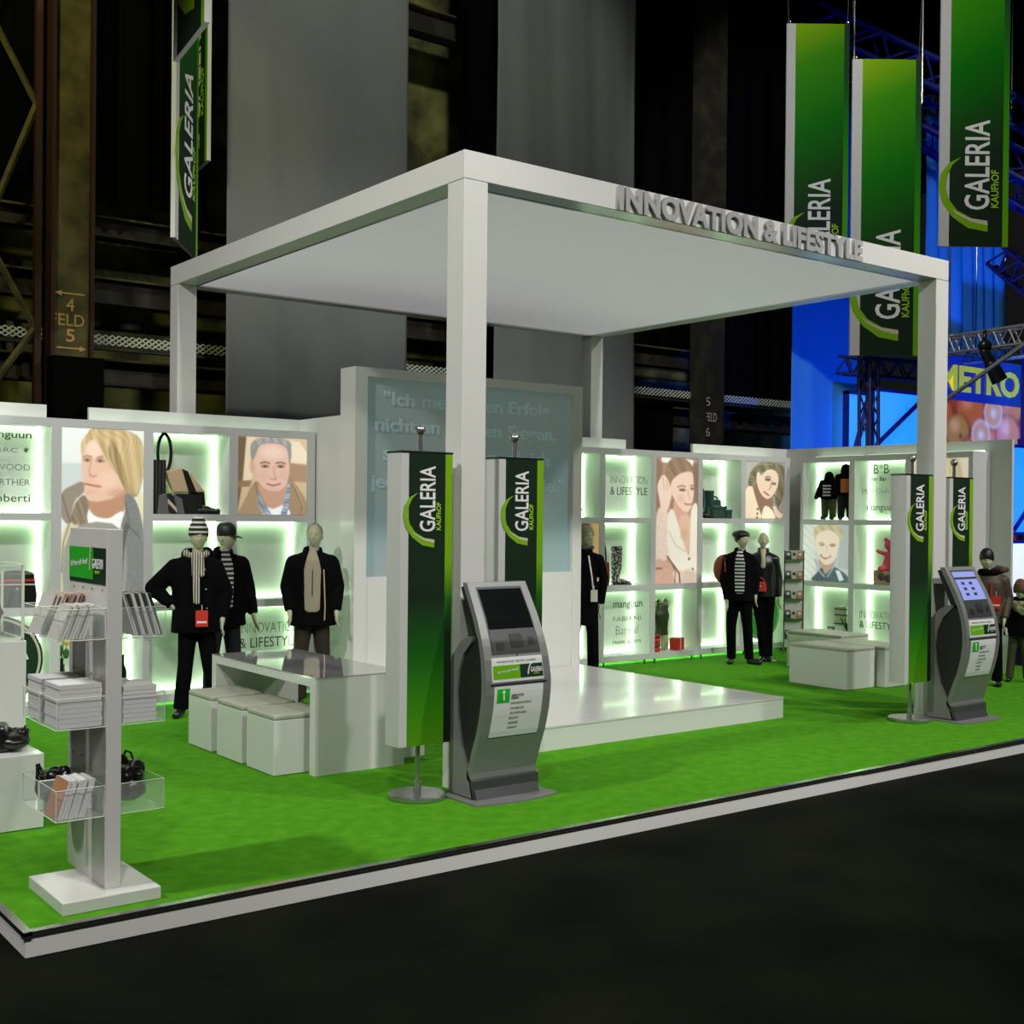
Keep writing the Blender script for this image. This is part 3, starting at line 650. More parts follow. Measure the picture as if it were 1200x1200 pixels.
shelf_unit('white lit shelf with dark teal boots in its top cell', (RU[3], YF, 0), 0, 0.845, ('glow', 'glow', 'glow'))
shelf_unit('white shelf with the leaning curly haired woman poster, in the far corner', (RU[4], YF, 0), 0, 0.975, ('glow', 'glow', 'dark'), 0.11)
SXF = 12.16; SU = [5.56, 4.685, 3.80]
shelf_unit('white side shelf with childrens jackets above the smiling boy poster', (SXF, SU[0], 0), R(-90), 0.875, ('glow', 'dark', 'glow'))
shelf_unit('white side shelf with childrens brand names above the pink toy', (SXF, SU[1], 0), R(-90), 0.885, ('glow', 'glow', 'glow'))
shelf_unit('white side shelf nearest the right column, holding a tall beige poster', (SXF, SU[2], 0), R(-90), 0.93, ('glow', 'up', 'dark'), 0.06)

# ================================================================== KIOSKS
def interp(tab, z):
    for (y0, z0), (y1, z1) in zip(tab[:-1], tab[1:]):
        if min(z0, z1) <= z <= max(z0, z1): return y0+(y1-y0)*(z-z0)/(z1-z0)
    return tab[0][0] if abs(z-tab[0][1]) < abs(z-tab[-1][1]) else tab[-1][0]
FRONT = [(0.125, 0.05), (0.165, 0.165), (0.103, 0.34), (0.055, 0.46), (0.018, 0.60), (0.0, 0.72), (0.0, 0.82), (0.02, 0.95), (0.056, 1.07), (0.125, 1.22), (0.262, 1.455)]
def kiosk(label, loc, lit_screen):
    t = thing('service_kiosk', label, 'terminal', loc)
    W = 0.556
    fr = [(interp(FRONT, z), z) for z in np.linspace(0.135, 1.455, 30)]
    back = [(y+(0.045 if z < 1.1 else 0.05), z) for y, z in fr]
    mb = MB(); mb.prism(fr+back[::-1], 0, W, 'yz')
    mb.v = [(x+(0.028*max(0, (z-0.8)/0.65))*(1 if x < W/2 else -1), y, z) for x, y, z in mb.v]
    build('front_shell', mb, M['kiosk'], t)
    # head housing behind the screen
    mb = MB(); mb.prism([(0.13, 1.13), (0.285, 1.44), (0.34, 1.42), (0.225, 1.17), (0.17, 1.05)], 0.035, W-0.035, 'yz'); build('screen_housing', mb, M['kblack'], t)
    # rear curved leg
    outer = [(0.15, 1.10), (0.22, 1.095), (0.30, 1.05), (0.39, 0.955), (0.425, 0.86), (0.424, 0.714), (0.42, 0.526), (0.415, 0.39), (0.41, 0.02)]
    inner = [(0.13, 0.02), (0.20, 0.213), (0.272, 0.348), (0.32, 0.541), (0.335, 0.699), (0.315, 0.849), (0.258, 0.975), (0.16, 1.07)]
    mb = MB(); mb.prism(outer+inner, 0.0, W, 'yz'); build('rear_shell', mb, M['kiosk'], t)
    leaf = [(0.205, 0.215), (0.27, 0.348), (0.318, 0.541), (0.333, 0.699), (0.313, 0.849), (0.255, 0.975), (0.16, 1.075)]+[(interp(FRONT, z)+0.04, z) for z in np.linspace(1.06, 0.26, 14)]
    mb = MB(); mb.prism(leaf, 0.02, W-0.02, 'yz'); build('side_panel', mb, M['kblack'], t)
    mb = MB(); mb.prism([(0.13, 0.012), (0.13, 0.135), (0.175, 0.15), (0.20, 0.2), (0.145, 0.012)], 0.0, W, 'yz'); mb.prism([(0.1, 0.012), (0.165, 0.15), (0.19, 0.15), (0.15, 0.012)], 0.012, W-0.012, 'yz'); build('toe_panel', mb, M['kioskd'], t)
    n = 16; pts = [(-0.07, 0.36), (-0.07, 0.0)]+[(-0.07+(W+0.14)*k/n, 0.0-0.055*math.sin(math.pi*k/n)) for k in range(n+1)]+[(W+0.07, 0.36), (W, 0.42), (0, 0.42)]
    mb = MB(); mb.prism(pts, 0, 0.012, 'xy'); build('base_plate', mb, M['kiosk'], t)
    def patch(name, u0, u1, z0, z1, off, m, parent=t, th=0.003):
        zs = np.linspace(z0, z1, 10); mb = MB(); vs = []; 
        for z in zs:
            in_ = 0.028*max(0, (z-0.8)/0.65); w0 = in_; w1 = W-in_
            for u in (u0, u1):
                x = w0+(w1-w0)*u; vs.append((x, interp(FRONT, z)-off, z))
        k = len(vs); vs2 = [(x, y+th+off*0.9, z) for x, y, z in vs]; fs = []
        for i in range(len(zs)-1):
            a = 2*i; fs.append((a, a+1, a+3, a+2)); fs.append((a+k, a+2+k, a+3+k, a+1+k)); fs.append((a, a+2, a+2+k, a+k)); fs.append((a+1, a+1+k, a+3+k, a+3))
        fs.append((0, k, k+1, 1)); fs.append((k-2, k-1, 2*k-1, 2*k-2))
        mb.add(vs+vs2, fs); return build(name, mb, m, parent)
    patch('bezel', 0.12, 0.88, 0.985, 1.425, 0.003, M['kioskd'])
    s = patch('screen', 0.14, 0.86, 1.15, 1.41, 0.006, M['screenlit'] if lit_screen else M['screen'])
    def rect(parent, name, u0, u1, z0, z1, off, m): return patch(name, u0, u1, z0, z1, off, m, parent, 0.001)
    if lit_screen:
        patch('screen_header', 0.14, 0.86, 1.34, 1.36, 0.0075, M['ink'], s, 0.001)
        for u, z in ((0.28, 1.29), (0.53, 1.29), (0.28, 1.24), (0.53, 1.24), (0.28, 1.19), (0.53, 1.19)): rect(s, 'menu_icon', u, u+0.1, z, z+0.025, 0.0075, M['ink'])
    kp = patch('device_panel', 0.14, 0.86, 1.0, 1.14, 0.005, M['kioskd'])
    rect(kp, 'card_slot', 0.20, 0.32, 1.015, 1.065, 0.009, M['kblack']); rect(kp, 'scanner', 0.43, 0.62, 1.03, 1.115, 0.010, M['kblack']); rect(kp, 'coin_slot', 0.72, 0.80, 1.04, 1.09, 0.009, M['kblack'])
    hd = patch('header_sign', 0.10, 0.88, 0.805, 0.965, 0.006, M['paper'])
    rect(hd, 'green_band', 0.11, 0.87, 0.825, 0.915, 0.0075, M['sgreen']); rect(hd, 'dark_end', 0.52, 0.87, 0.826, 0.914, 0.0082, M['dgreen'])
    yb = interp(FRONT, 0.87)
    lettering('INFORMATION  SERVICE  GALERIA', t, (0.10, interp(FRONT, 0.94)-0.0075, 0.932), (1, 0, 0), (0, 0.2, 0.98), 0.33, 0.014, M['ink'], 0.001)
    lettering('GALERIA', t, (0.375, yb-0.0125, 0.858), (1, 0, 0), (0, 0.12, 0.99), 0.10, 0.034, M['wtext'], 0.001, bold=0.01)
    lettering('KAUFhOF', t, (0.40, yb-0.0135, 0.843), (1, 0, 0), (0, 0.1, 0.99), 0.05, 0.010, M['ygreen'], 0.001, bold=0.01)
    lettering('Ich freu mich drauf!', t, (0.10, yb-0.011, 0.862), (0.99, 0, 0.1), (-0.1, 0.1, 0.98), 0.17, 0.018, M['wtext'], 0.001, bold=-0.005)
    poly_plate(t, 'swoosh', [(0.35, 0.845), (0.352, 0.875), (0.362, 0.905), (0.378, 0.922), (0.393, 0.918), (0.378, 0.912), (0.368, 0.898), (0.361, 0.872), (0.36, 0.845)], (0, yb-0.011, 0), (1, 0, 0), (0, 0, 1), M['wtext'], 0.001)
    patch('label_slot', 0.08, 0.93, 0.787, 0.793, 0.006, M['ink'])
    sh = patch('notice_sheet', 0.13, 0.87, 0.43, 0.775, 0.005, M['paper'])
    rect(sh, 'green_pictogram', 0.17, 0.36, 0.665, 0.76, 0.0065, M['bgreen'])
    yy = interp(FRONT, 0.71)-0.009
    for cx, cz, rx, rz in ((0.148, 0.738, 0.011, 0.012), (0.148, 0.703, 0.006, 0.026)):
        poly_plate(t, 'pictogram_figure', [(cx+rx*math.cos(a*0.6283), cz+rz*math.sin(a*0.6283)) for a in range(10)], (0, yy, 0), (1, 0, 0), (0, 0, 1), M['wtext'], 0.001)
    for i, (s_, wd, m_) in enumerate((('SERVICE', 0.10, 'ink'), ('DESK', 0.065, 'ink'), ('INFORMATION', 0.17, 'inkg'), ('PAYBACK', 0.115, 'inkg'), ('GUTSCHEIN', 0.14, 'inkg'), ('BUCH', 0.075, 'inkg'), ('REISE', 0.08, 'inkg'), ('EVENT', 0.08, 'inkg'))):
        z = [0.705, 0.687, 0.652, 0.618, 0.585, 0.551, 0.517, 0.484][i]
        sl = (interp(FRONT, z+0.02)-interp(FRONT, z-0.02))/0.04
        lettering(s_, t, (0.215, interp(FRONT, z)-0.0075, z), (1, 0, 0), Vector((0, sl, 1)).normalized(), wd, 0.014, M[m_], 0.001, bold=0.01 if i < 2 else 0.0)
    mb = MB(); mb.lathe([(0.008, 0), (0.008, 0.004)], (0.278, 0, 0), 12); mb.v = [(x, 0.03-z, 0.975+y) for x, y, z in mb.v]; build('lock', mb, M['steel'], t)
    return t
kiosk('silver curved service terminal with a dark screen beside the front column', (3.134, 0.757, 0), False)
kiosk('silver curved service terminal with a lit blue screen beside the right column', (8.703, 0.757, 0), True)

# ================================================================== TOTEM BANNERS
B_Z0, B_Z1 = 0.37, 2.325
M['totem'] = gradmat('totem_print', [(0, (0.08, 0.26, 0.0)), (0.14, (0.03, 0.22, 0.0)), (0.30, (0.006, 0.10, 0.003)), (0.50, (0.005, 0.02, 0.007)), (1, (0.005, 0.018, 0.008))], z0=B_Z0, z1=B_Z1)
M['totems'] = gradmat('totem_stripe_print', [(0, (0.004, 0.006, 0.004)), (0.38, (0.006, 0.02, 0.006)), (0.5, (0.01, 0.12, 0.0)), (0.62, (0.16, 0.38, 0.0)), (1, (0.19, 0.40, 0.0))], z0=B_Z0, z1=B_Z1)
ARC = [(462, 948), (400, 935), (350, 895), (318, 845), (305, 790), (312, 738), (338, 698), (378, 675), (350, 703), (333, 742), (328, 785), (338, 830), (365, 870), (410, 898), (462, 908)]
ARCH = [(462, 925), (410, 912), (365, 885), (345, 862), (372, 882), (412, 902), (462, 908)]
def logo(t, y, su, sv, u0, v0, nm=True):
    """u = u0+(x-388)*su, z = v0+(868-y)*sv"""
    F = lambda pts: [(u0+(a-388)*su, v0+(868-b)*sv) for a, b in pts]
    poly_plate(t, 'swoosh', F([tuple(p) for p in smooth_poly(ARC[1:-1], 2)][0:0] or ARC), (0, y, 0), (1, 0, 0), (0, 0, 1), M['lgreen'], 0.003)
    poly_plate(t, 'swoosh_highlight', F(ARCH), (0, y-0.003, 0), (1, 0, 0), (0, 0, 1), M['cream'], 0.002)
    lettering('GALERIA', t, (u0+79*su, y, v0), (0, 0, 1), (-1, 0, 0), 328*sv, 79*su, M['wtext'], 0.003, bold=0.012)
    lettering('KAUFhOF', t, (u0+108*su, y, v0+8*sv), (0, 0, 1), (-1, 0, 0), 138*sv, 24*su, M['ygreen'], 0.003, bold=0.015)
def totem(label, x, y, first=None):
    t = thing('totem_banner', label, 'banner', (x, y, 0), 0, 'green box banners on steel stands')
    mb = MB(); mb.lathe([(0.19, 0), (0.195, 0.006), (0.195, 0.028), (0.185, 0.036), (0.03, 0.038)], n=48); build('base_disc', mb, M['steel'], t, auto=True)
    mb = MB(); mb.tube([(0, 0, 0.03), (0, 0, 2.49)], 0.017, 16); mb.tube([(0, 0, 0.035), (0, 0, 0.11)], 0.026, 16); build('pole', mb, M['steel'], t, auto=True)
    mb = MB(); mb.ball((0, 0, 2.485), 0.036, 20, 14); build('ball_finial', mb, M['steel'], t, smooth=True)
    x0, x1, y0, y1 = -0.205, 0.205, -0.085, 0.085
    mb = MB(); mb.box(x0, x1, y0, y1, B_Z0, B_Z1); build('box', mb, M['wstripe'], t)
    mb = MB(); mb.box(x0-0.004, x1+0.004, y0-0.004, y1+0.004, B_Z1, B_Z1+0.012); build('top_cap', mb, M['blackp'], t)
    mb = MB(); mb.box(x0+0.062, x1-0.058, y0-0.003, y0, B_Z0+0.001, B_Z1-0.002); build('printed_face', mb, M['totem'], t)
    mb = MB(); mb.box(x1-0.058, x1, y0-0.003, y0, B_Z0+0.001, B_Z1-0.002); build('light_stripe', mb, M['totems'], t)
    logo(t, y0-0.003, 1/634, 1/745, x0+(388-295)/634, 1.80)
    return t
tb = totem('green totem banner left of the front column, nearest of the four', 2.902, 1.21)
copy_thing(tb, (3.88, 1.44, 0), label='green totem banner behind the front column and the dark screen kiosk')
copy_thing(tb, (8.432, 1.18, 0), label='green totem banner left of the right column')
copy_thing(tb, (9.45, 1.39, 0), label='green totem banner right of the right column, behind the lit kiosk')

# ================================================================== HANGING BANNERS
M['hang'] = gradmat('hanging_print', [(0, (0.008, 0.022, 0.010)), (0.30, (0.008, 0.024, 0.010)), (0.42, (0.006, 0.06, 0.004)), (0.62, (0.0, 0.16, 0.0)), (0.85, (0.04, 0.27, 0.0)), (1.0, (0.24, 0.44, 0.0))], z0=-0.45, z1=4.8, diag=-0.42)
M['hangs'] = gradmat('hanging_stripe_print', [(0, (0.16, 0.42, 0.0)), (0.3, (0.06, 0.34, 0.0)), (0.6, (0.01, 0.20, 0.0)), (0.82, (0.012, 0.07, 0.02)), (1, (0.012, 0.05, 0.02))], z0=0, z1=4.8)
def hanging(label, x, y, z, az, wires=True):
    W, H = 1.13, 4.85
    t = thing('hanging_banner', label, 'banner', (x, y, z), R(90-az), 'long green banners hanging from the roof')
    mb = MB(); mb.box(0, W, 0, 0.05, 0, H); build('board', mb, M['wstripe'], t)
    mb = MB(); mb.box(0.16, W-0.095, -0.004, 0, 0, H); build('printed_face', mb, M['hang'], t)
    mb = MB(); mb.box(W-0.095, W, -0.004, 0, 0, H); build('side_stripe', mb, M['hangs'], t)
    logo(t, -0.004, 0.0052, 0.00448, 0.407, 0.60)
    if wires:
        for xx, dx in ((0.04, -0.3), (W-0.04, 0.3)):
            mb = MB(); mb.tube([(xx, 0.025, H), (xx+dx, 0.025, 16.99-z)], 0.008, 6); build('suspension_wire', mb, M['steel'], t)
            mb = MB(); mb.tube([(xx+0.03*math.cos(a), 0.025, H+0.03+0.03*math.sin(a)) for a in np.linspace(0, 6.28, 10)[:-1]], 0.006, 5, True); build('hook', mb, M['steel'], t)
    return t
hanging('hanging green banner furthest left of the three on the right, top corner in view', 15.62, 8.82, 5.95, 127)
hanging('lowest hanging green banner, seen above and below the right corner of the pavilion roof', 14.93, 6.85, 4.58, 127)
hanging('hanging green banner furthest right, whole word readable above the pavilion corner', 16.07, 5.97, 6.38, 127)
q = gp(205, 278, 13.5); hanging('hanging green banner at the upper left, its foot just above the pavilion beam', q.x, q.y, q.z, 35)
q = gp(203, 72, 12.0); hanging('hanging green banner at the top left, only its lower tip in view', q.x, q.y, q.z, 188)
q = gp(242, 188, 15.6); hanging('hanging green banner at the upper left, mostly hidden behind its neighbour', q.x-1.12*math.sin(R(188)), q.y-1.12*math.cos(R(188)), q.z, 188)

# ================================================================== FURNITURE
t = thing('table', 'glossy white table with solid end panels standing over cube stools', 'table', (3.03, 3.1, 0))
mb = MB(); mb.box(2.648, 3.416, 2.186, 4.008, 0.645, 0.708); build('table_top', mb, M['white'], t, True)
mb = MB(); mb.box(2.646, 3.418, 2.184, 4.010, 0.708, 0.716); build('glass_top', mb, mat('table_glass', (0.36, 0.36, 0.36), 0.05, coat=0.8), t, True)
for y in (2.186, 3.928): mb = MB(); mb.box(2.648, 3.416, y, y+0.08, 0, 0.645); build('end_panel', mb, M['white'], t, True)
def stool(label, x, y, g, w=0.455, d=0.455):
    t = thing('cube_stool', label, 'stool', (x+w/2, y+d/2, 0), 0, g)
    mb = MB(); mb.box(-w/2, w/2, -d/2, d/2, 0.004, 0.405); build('cube', mb, M['white'], t, bevel=0.004)
    mb = MB(); mb.box(-w/2-0.002, w/2+0.002, -d/2-0.002, d/2+0.002, 0.405, 0.448); build('seat_cushion', mb, M['cushion'], t, bevel=0.014)
    return t
s0 = stool('white cube stool under the table, nearest of the left row', 2.40, 2.345, 'cube stools on the left side of the table')
copy_thing(s0, (2.40+0.2275, 2.885+0.2275, 0), label='white cube stool in the middle of the left row under the table')
copy_thing(s0, (2.40+0.2275, 3.455+0.2275-0.005, 0), label='white cube stool furthest back in the left row, beside the legs of the beanie mannequin')
copy_thing(s0, (3.265+0.2275, 2.365+0.2275, 0), label='white cube stool showing only a sliver right of the table end panel', group='cube stools on the right side of the table')
def bench(label, x0, x1, y0, y1):
    t = thing('bench', label, 'bench', ((x0+x1)/2, (y0+y1)/2, 0), 0, 'white upholstered benches by the right column')
    mb = MB(); mb.box(x0, x1, y0, y1, 0.004, 0.425); build('body', mb, M['white'], t, True, bevel=0.004)
    mb = MB(); mb.box(x0-0.004, x1+0.004, y0-0.004, y1+0.004, 0.425, 0.462); build('seat_cushion', mb, M['cushion'], t, True, bevel=0.012)
bench('long white bench nearest the two women mannequins', 9.56, 10.06, 2.755, 3.57)
bench('white bench between its neighbour and the green totem banner', 10.10, 10.64, 2.65, 3.55)
bench('white bench at the back, against the side shelving', 10.75, 11.3, 3.75, 4.6)

# brochure rack ---------------------------------------------------------------
t = thing('brochure_rack', 'white brochure stand with clear pockets on both sides, nearest the platform corner', 'rack', (0.45, 0.4, 0))
mb = MB(); mb.box(0.214, 0.694, 0.13, 0.677, 0.0, 0.062); build('base', mb, M['white'], t, True, bevel=0.004)
mb = MB(); mb.box(0.449, 0.526, 0.235, 0.81, 0.062, 1.83); build('post', mb, M['white'], t, True, bevel=0.003)
mb = MB(); mb.box(0.445, 0.449, 0.255, 0.80, 1.555, 1.735); sg = build('green_sign', mb, M['dgreen'], t, True)
mb = MB(); mb.box(0.443, 0.4455, 0.43, 0.80, 1.575, 1.735); build('sign_left_field', mb, M['bgreen'], sg, False, loc=(-0.45, -0.4, 0))
lettering('GALERIA', t, (0.444, 0.44, 1.63), (0, -1, 0), (0, 0, 1), 0.165, 0.05, M['wtext'], 0.002, bold=0.01, world=True)
lettering('KAUFhOF', t, (0.444, 0.40, 1.605), (0, -1, 0), (0, 0, 1), 0.07, 0.016, M['ygreen'], 0.002, bold=0.01, world=True)
lettering('Ich freu mich drauf!', t, (0.442, 0.77, 1.63), (0, -1, 0.08), (0, 0.08, 1), 0.26, 0.03, M['wtext'], 0.001, world=True)
poly_plate(t, 'swoosh', [(-0.50, 1.62), (-0.497, 1.68), (-0.485, 1.73), (-0.465, 1.75), (-0.44, 1.745), (-0.463, 1.738), (-0.475, 1.72), (-0.485, 1.68), (-0.487, 1.62)], (0.4425, 0, 0), (0, -1, 0), (0, 0, 1), M['ygreen'], 0.002, world=True) if False else None
poly_plate(t, 'swoosh', [(a+0.02, b) for a, b in [(-0.50, 1.62), (-0.497, 1.68), (-0.485, 1.73), (-0.465, 1.75), (-0.44, 1.745), (-0.463, 1.738), (-0.475, 1.72), (-0.485, 1.68), (-0.487, 1.62)]], (0.442, 0, 0), (0, -1, 0), (0, 0, 1), M['cream'], 0.002, world=True)
def pocket(x0, x1, y0, y1, z0, h):
    g = 0.004; mb = MB()
    mb.box(x0, x1, y0, y1, z0, z0+g); mb.box(x0, x0+g, y0, y1, z0, z0+h); mb.box(x1-g, x1, y0, y1, z0, z0+h); mb.box(x0, x1, y0, y0+g, z0, z0+h); mb.box(x0, x1, y1-g, y1, z0, z0+h)
    p = build('acrylic_pocket', mb, M['acrylic'], t, True)
    mb = MB(); e = 0.0035
    for a, b in ((x0, y0), (x1, y0), (x0, y1), (x1, y1)): mb.tube([(a, b, z0), (a, b, z0+h)], e*0.7, 4)
    for a, b in (((x0, y0), (x1, y0)), ((x0, y0), (x0, y1)), ((x1, y0), (x1, y1)), ((x0, y1), (x1, y1))):
        for z in (z0, z0+h): mb.tube([(*a, z), (*b, z)], e*0.7, 4)
    build('polished_edges', mb, M['acredge'], p, False, loc=(-0.45, -0.4, 0))
for lv in (1.29, 0.86, 0.42):
    for ya, yb_ in ((0.245, 0.515), (0.53, 0.80)):
        pocket(0.215, 0.447, ya, yb_, lv, 0.15)
    pocket(0.528, 0.75, 0.245, 0.80, lv, 0.15)
    for ya in (0.30, 0.45, 0.59, 0.73):
        mb = MB(); mb.tube([(0.4495, ya, lv+0.24), (0.444, ya, lv+0.24)], 0.006, 8); build('pocket_screw', mb, M['steel'], t, True, smooth=True)
# rows of booklets; each leans in its pocket
def booklets(n, x0, y, dx, z, kinds, label, group, w=0.17, h=0.22, th=0.009, tilt=0.36, name='leaflet', band=0.5):
    protos = []
    for cover, edge in kinds:      # thin along x, spine towards the front
        mb = MB(); mb.box(0, th, 0, w, 0, h); mb.cur = 1; mb.box(-0.0004, th+0.0004, -0.0008, 0, h*band, h); mb.box(-0.0008, 0, 0, w, h*band, h)
        protos.append(build(name, mb, [M[edge], M[cover]]))
    for i in range(n):
        j = i % len(protos)
        if i < len(protos): o = protos[j]
        else: o = protos[j].copy(); COL.objects.link(o)
        o.location = (x0+dx*i, y+0.004*math.sin(i*1.7), z); o.rotation_euler = (0, tilt+0.03*math.sin(i*2.3), 0); tag(o, label, name.replace('_', ' '), group)
booklets(12, 0.222, 0.56, 0.0125, 1.297, [('mag', 'mag'), ('mago', 'mago'), ('magd', 'mag'), ('mag', 'label'), ('magd', 'mago')], 'colourful magazine leaning in the far upper left pocket of the brochure rack', 'magazines in the far upper left pocket', name='magazine', w=0.2, h=0.215, th=0.0075, band=0.3)
booklets(8, 0.225, 0.275, 0.0165, 1.297, [('magg', 'mag'), ('magg', 'paper'), ('magg', 'label')], 'white and green leaflet leaning in the near upper left pocket of the brochure rack', 'leaflets in the near upper left pocket', h=0.175, th=0.012)
booklets(12, 0.60, 0.27, 0.0125, 1.297, [('mag', 'mag'), ('mag', 'paper'), ('magd', 'magd')], 'grey and white magazine leaning in the upper right pocket of the brochure rack', 'magazines in the upper right pocket', name='magazine', w=0.2, th=0.008, tilt=-0.30)
def pile(n, x, y, z, w, d, th, mats, label, group, name='booklet'):
    first = None
    for i in range(n):
        if first is None:
            mb = MB(); mb.box(0, w, 0, d, 0, th*0.93); mb.cur = 1; mb.box(w*0.55, w*0.62, -0.0008, d+0.0008, -0.0004, th*0.94); first = build(name, mb, mats); o = first
        else: o = first.copy(); COL.objects.link(o)
        o.location = (x+0.002*math.sin(i*2.1), y, z+th*i); tag(o, label, 'booklet', group)
pile(9, 0.232, 0.262, 0.866, 0.205, 0.235, 0.0235, [M['paper'], M['ink']], 'white booklet with a black band in the near middle left pile of the rack', 'booklets in the near middle left pile')
pile(9, 0.232, 0.547, 0.866, 0.205, 0.235, 0.0235, [M['paper'], M['ink']], 'white booklet with a black band in the far middle left pile of the rack', 'booklets in the far middle left pile')
pile(8, 0.545, 0.27, 0.866, 0.17, 0.24, 0.0225, [M['paper'], M['magg']], 'white booklet in the middle right pocket of the brochure rack', 'booklets in the middle right pocket')
booklets(8, 0.228, 0.27, 0.0165, 0.427, [('paper', 'paper'), ('label', 'paper'), ('mag', 'paper')], 'white catalogue leaning in the near lower left pocket of the brochure rack', 'catalogues in the near lower left pocket', h=0.19, th=0.014, name='catalogue', tilt=0.3)
tag(o := build('illustrated_booklet', MB().box(0, 0.004, 0, 0.18, 0, 0.19), M['mago'], loc=(0.222, 0.272, 0.427)), 'booklet with an orange food picture at the left end of the catalogues, lower left pocket', 'booklet'); o.rotation_euler = (0, 0.3, 0)
def heap(name, label, cat, c, r, m, n=14, parent=None, seed=1, tuft=True):
    rg = random.Random(seed); mb = MB(); mb.ball((0, 0, r[2]*0.7), (r[0]*0.92, r[1]*0.92, r[2]*0.7))
    for i in range(n):
        a = rg.random()*6.28; q = (r[0]*0.6*math.cos(a), r[1]*0.6*math.sin(a), r[2]*(0.5+0.9*rg.random()))
        mb.ball(q, (r[0]*rg.uniform(0.2, 0.42), r[1]*rg.uniform(0.2, 0.42), r[2]*rg.uniform(0.15, 0.4)), 10, 8)
    t = thing(name, label, cat, c); blob('body', mb, m, t, 0.008, 1)
    mb = MB()
    for i in range(6):
        a = rg.random()*6.28; pts = []
        for k in range(8):
            u = k/7; pts.append((r[0]*0.8*math.cos(a+u*1.8), r[1]*0.8*math.sin(a+u*1.8), r[2]*(0.7+1.0*math.sin(u*3.14)*(0.6+0.5*rg.random()))))
        mb.tube(pts, 0.006, 6)
    build('straps', mb, M['leather'], t, smooth=True); return t
heap('glove_bundle', 'bundle of black gloves in the far lower left pocket of the brochure rack', 'gloves', (0.33, 0.665, 0.425), (0.10, 0.12, 0.11), M['leather'], seed=3)
heap('glove_bundle', 'big bundle of black gloves in the lower right pocket of the brochure rack', 'gloves', (0.64, 0.52, 0.425), (0.10, 0.23, 0.13), M['leather'], 30, seed=5)

# pedestals on the far left ----------------------------------------------------
t = thing('display_pedestal', 'low white pedestal at the left edge carrying a black handbag', 'pedestal', (0.30, 2.2, 0))
mb = MB(); mb.box(0.03, 0.63, 1.844, 2.44, 0.005, 0.452); build('block', mb, M['white'], t, True, bevel=0.003)
t = thing('display_pedestal', 'taller white pedestal at the left edge carrying a glass case', 'pedestal', (0.42, 2.85, 0))
mb = MB(); mb.box(0.15, 0.735, 2.60, 3.15, 0.005, 1.06); build('block', mb, M['white'], t, True, bevel=0.003)
t = thing('glass_case', 'dark framed glass case on the taller pedestal at the left edge', 'case', (0.42, 2.85, 1.061))
mb = MB()
for a, b in ((0.17, 2.62), (0.715, 2.62), (0.17, 3.12), (0.715, 3.12)): mb.box(a-0.008, a+0.008, b-0.008, b+0.008, 1.061, 1.555)
for z in (1.063, 1.547): mb.box(0.17, 0.715, 2.612, 2.628, z, z+0.016); mb.box(0.17, 0.715, 3.112, 3.128, z, z+0.016); mb.box(0.162, 0.178, 2.62, 3.12, z, z+0.016); mb.box(0.707, 0.723, 2.62, 3.12, z, z+0.016)
build('frame', mb, M['acredge'], t, True)
mb = MB(); mb.box(0.18, 0.705, 2.618, 2.622, 1.08, 1.545); mb.box(0.712, 0.716, 2.63, 3.11, 1.08, 1.545); build('glass_panes', mb, M['acrylic'], t, True)
heap('fur_garment', 'folded dark brown fur garment inside the glass case at the left edge', 'clothing', (0.44, 2.87, 1.08), (0.23, 0.20, 0.22), M['brown'], 18, seed=8)

def handbag(label, loc, rot, w=0.32, d=0.13, h=0.22, m=None, handle=0.16, flap=None, strapm=None, name='handbag', group=None):
    t = thing(name, label, 'bag', loc, rot, group); m = m or M['leather']
    mb = MB(); mb.prism([(-w*0.42, h), (w*0.42, h), (w*0.5, h*0.35), (w*0.47, 0.0), (-w*0.47, 0), (-w*0.5, h*0.35)], -d/2, d/2, 'xz'); build('body', mb, m, t, bevel=min(0.02, d*0.2))
    mb = MB(); mb.tube([(0.42*w*0.75*math.cos(a), 0, h*0.96+handle*math.sin(a)) for a in np.linspace(0, math.pi, 14)], 0.011, 8); build('handle', mb, strapm or M['leather'], t, smooth=True)
    if flap:
        mb = MB(); mb.prism([(-w*0.43, h*1.01), (w*0.43, h*1.01), (w*0.40, h*0.5), (0, h*0.4), (-w*0.40, h*0.5)], -d/2-0.012, -d/2+0.004, 'xz'); build('flap', mb, flap, t, bevel=0.004)
    mb = MB(); mb.ball((0, -d/2-0.012, h*0.52), (0.018, 0.008, 0.018), 12, 8); build('clasp', mb, M['steel'], t, smooth=True)
    return t
handbag('black leather handbag with an arched handle on the low pedestal', (0.30, 2.12, 0.455), R(-20), 0.42, 0.2, 0.16, handle=0.13)
heap('scarf_bundle', 'bundle of black straps and scarves beside the handbag on the low pedestal', 'scarf', (0.50, 2.05, 0.455), (0.11, 0.14, 0.075), M['leather'], 16, seed=11)

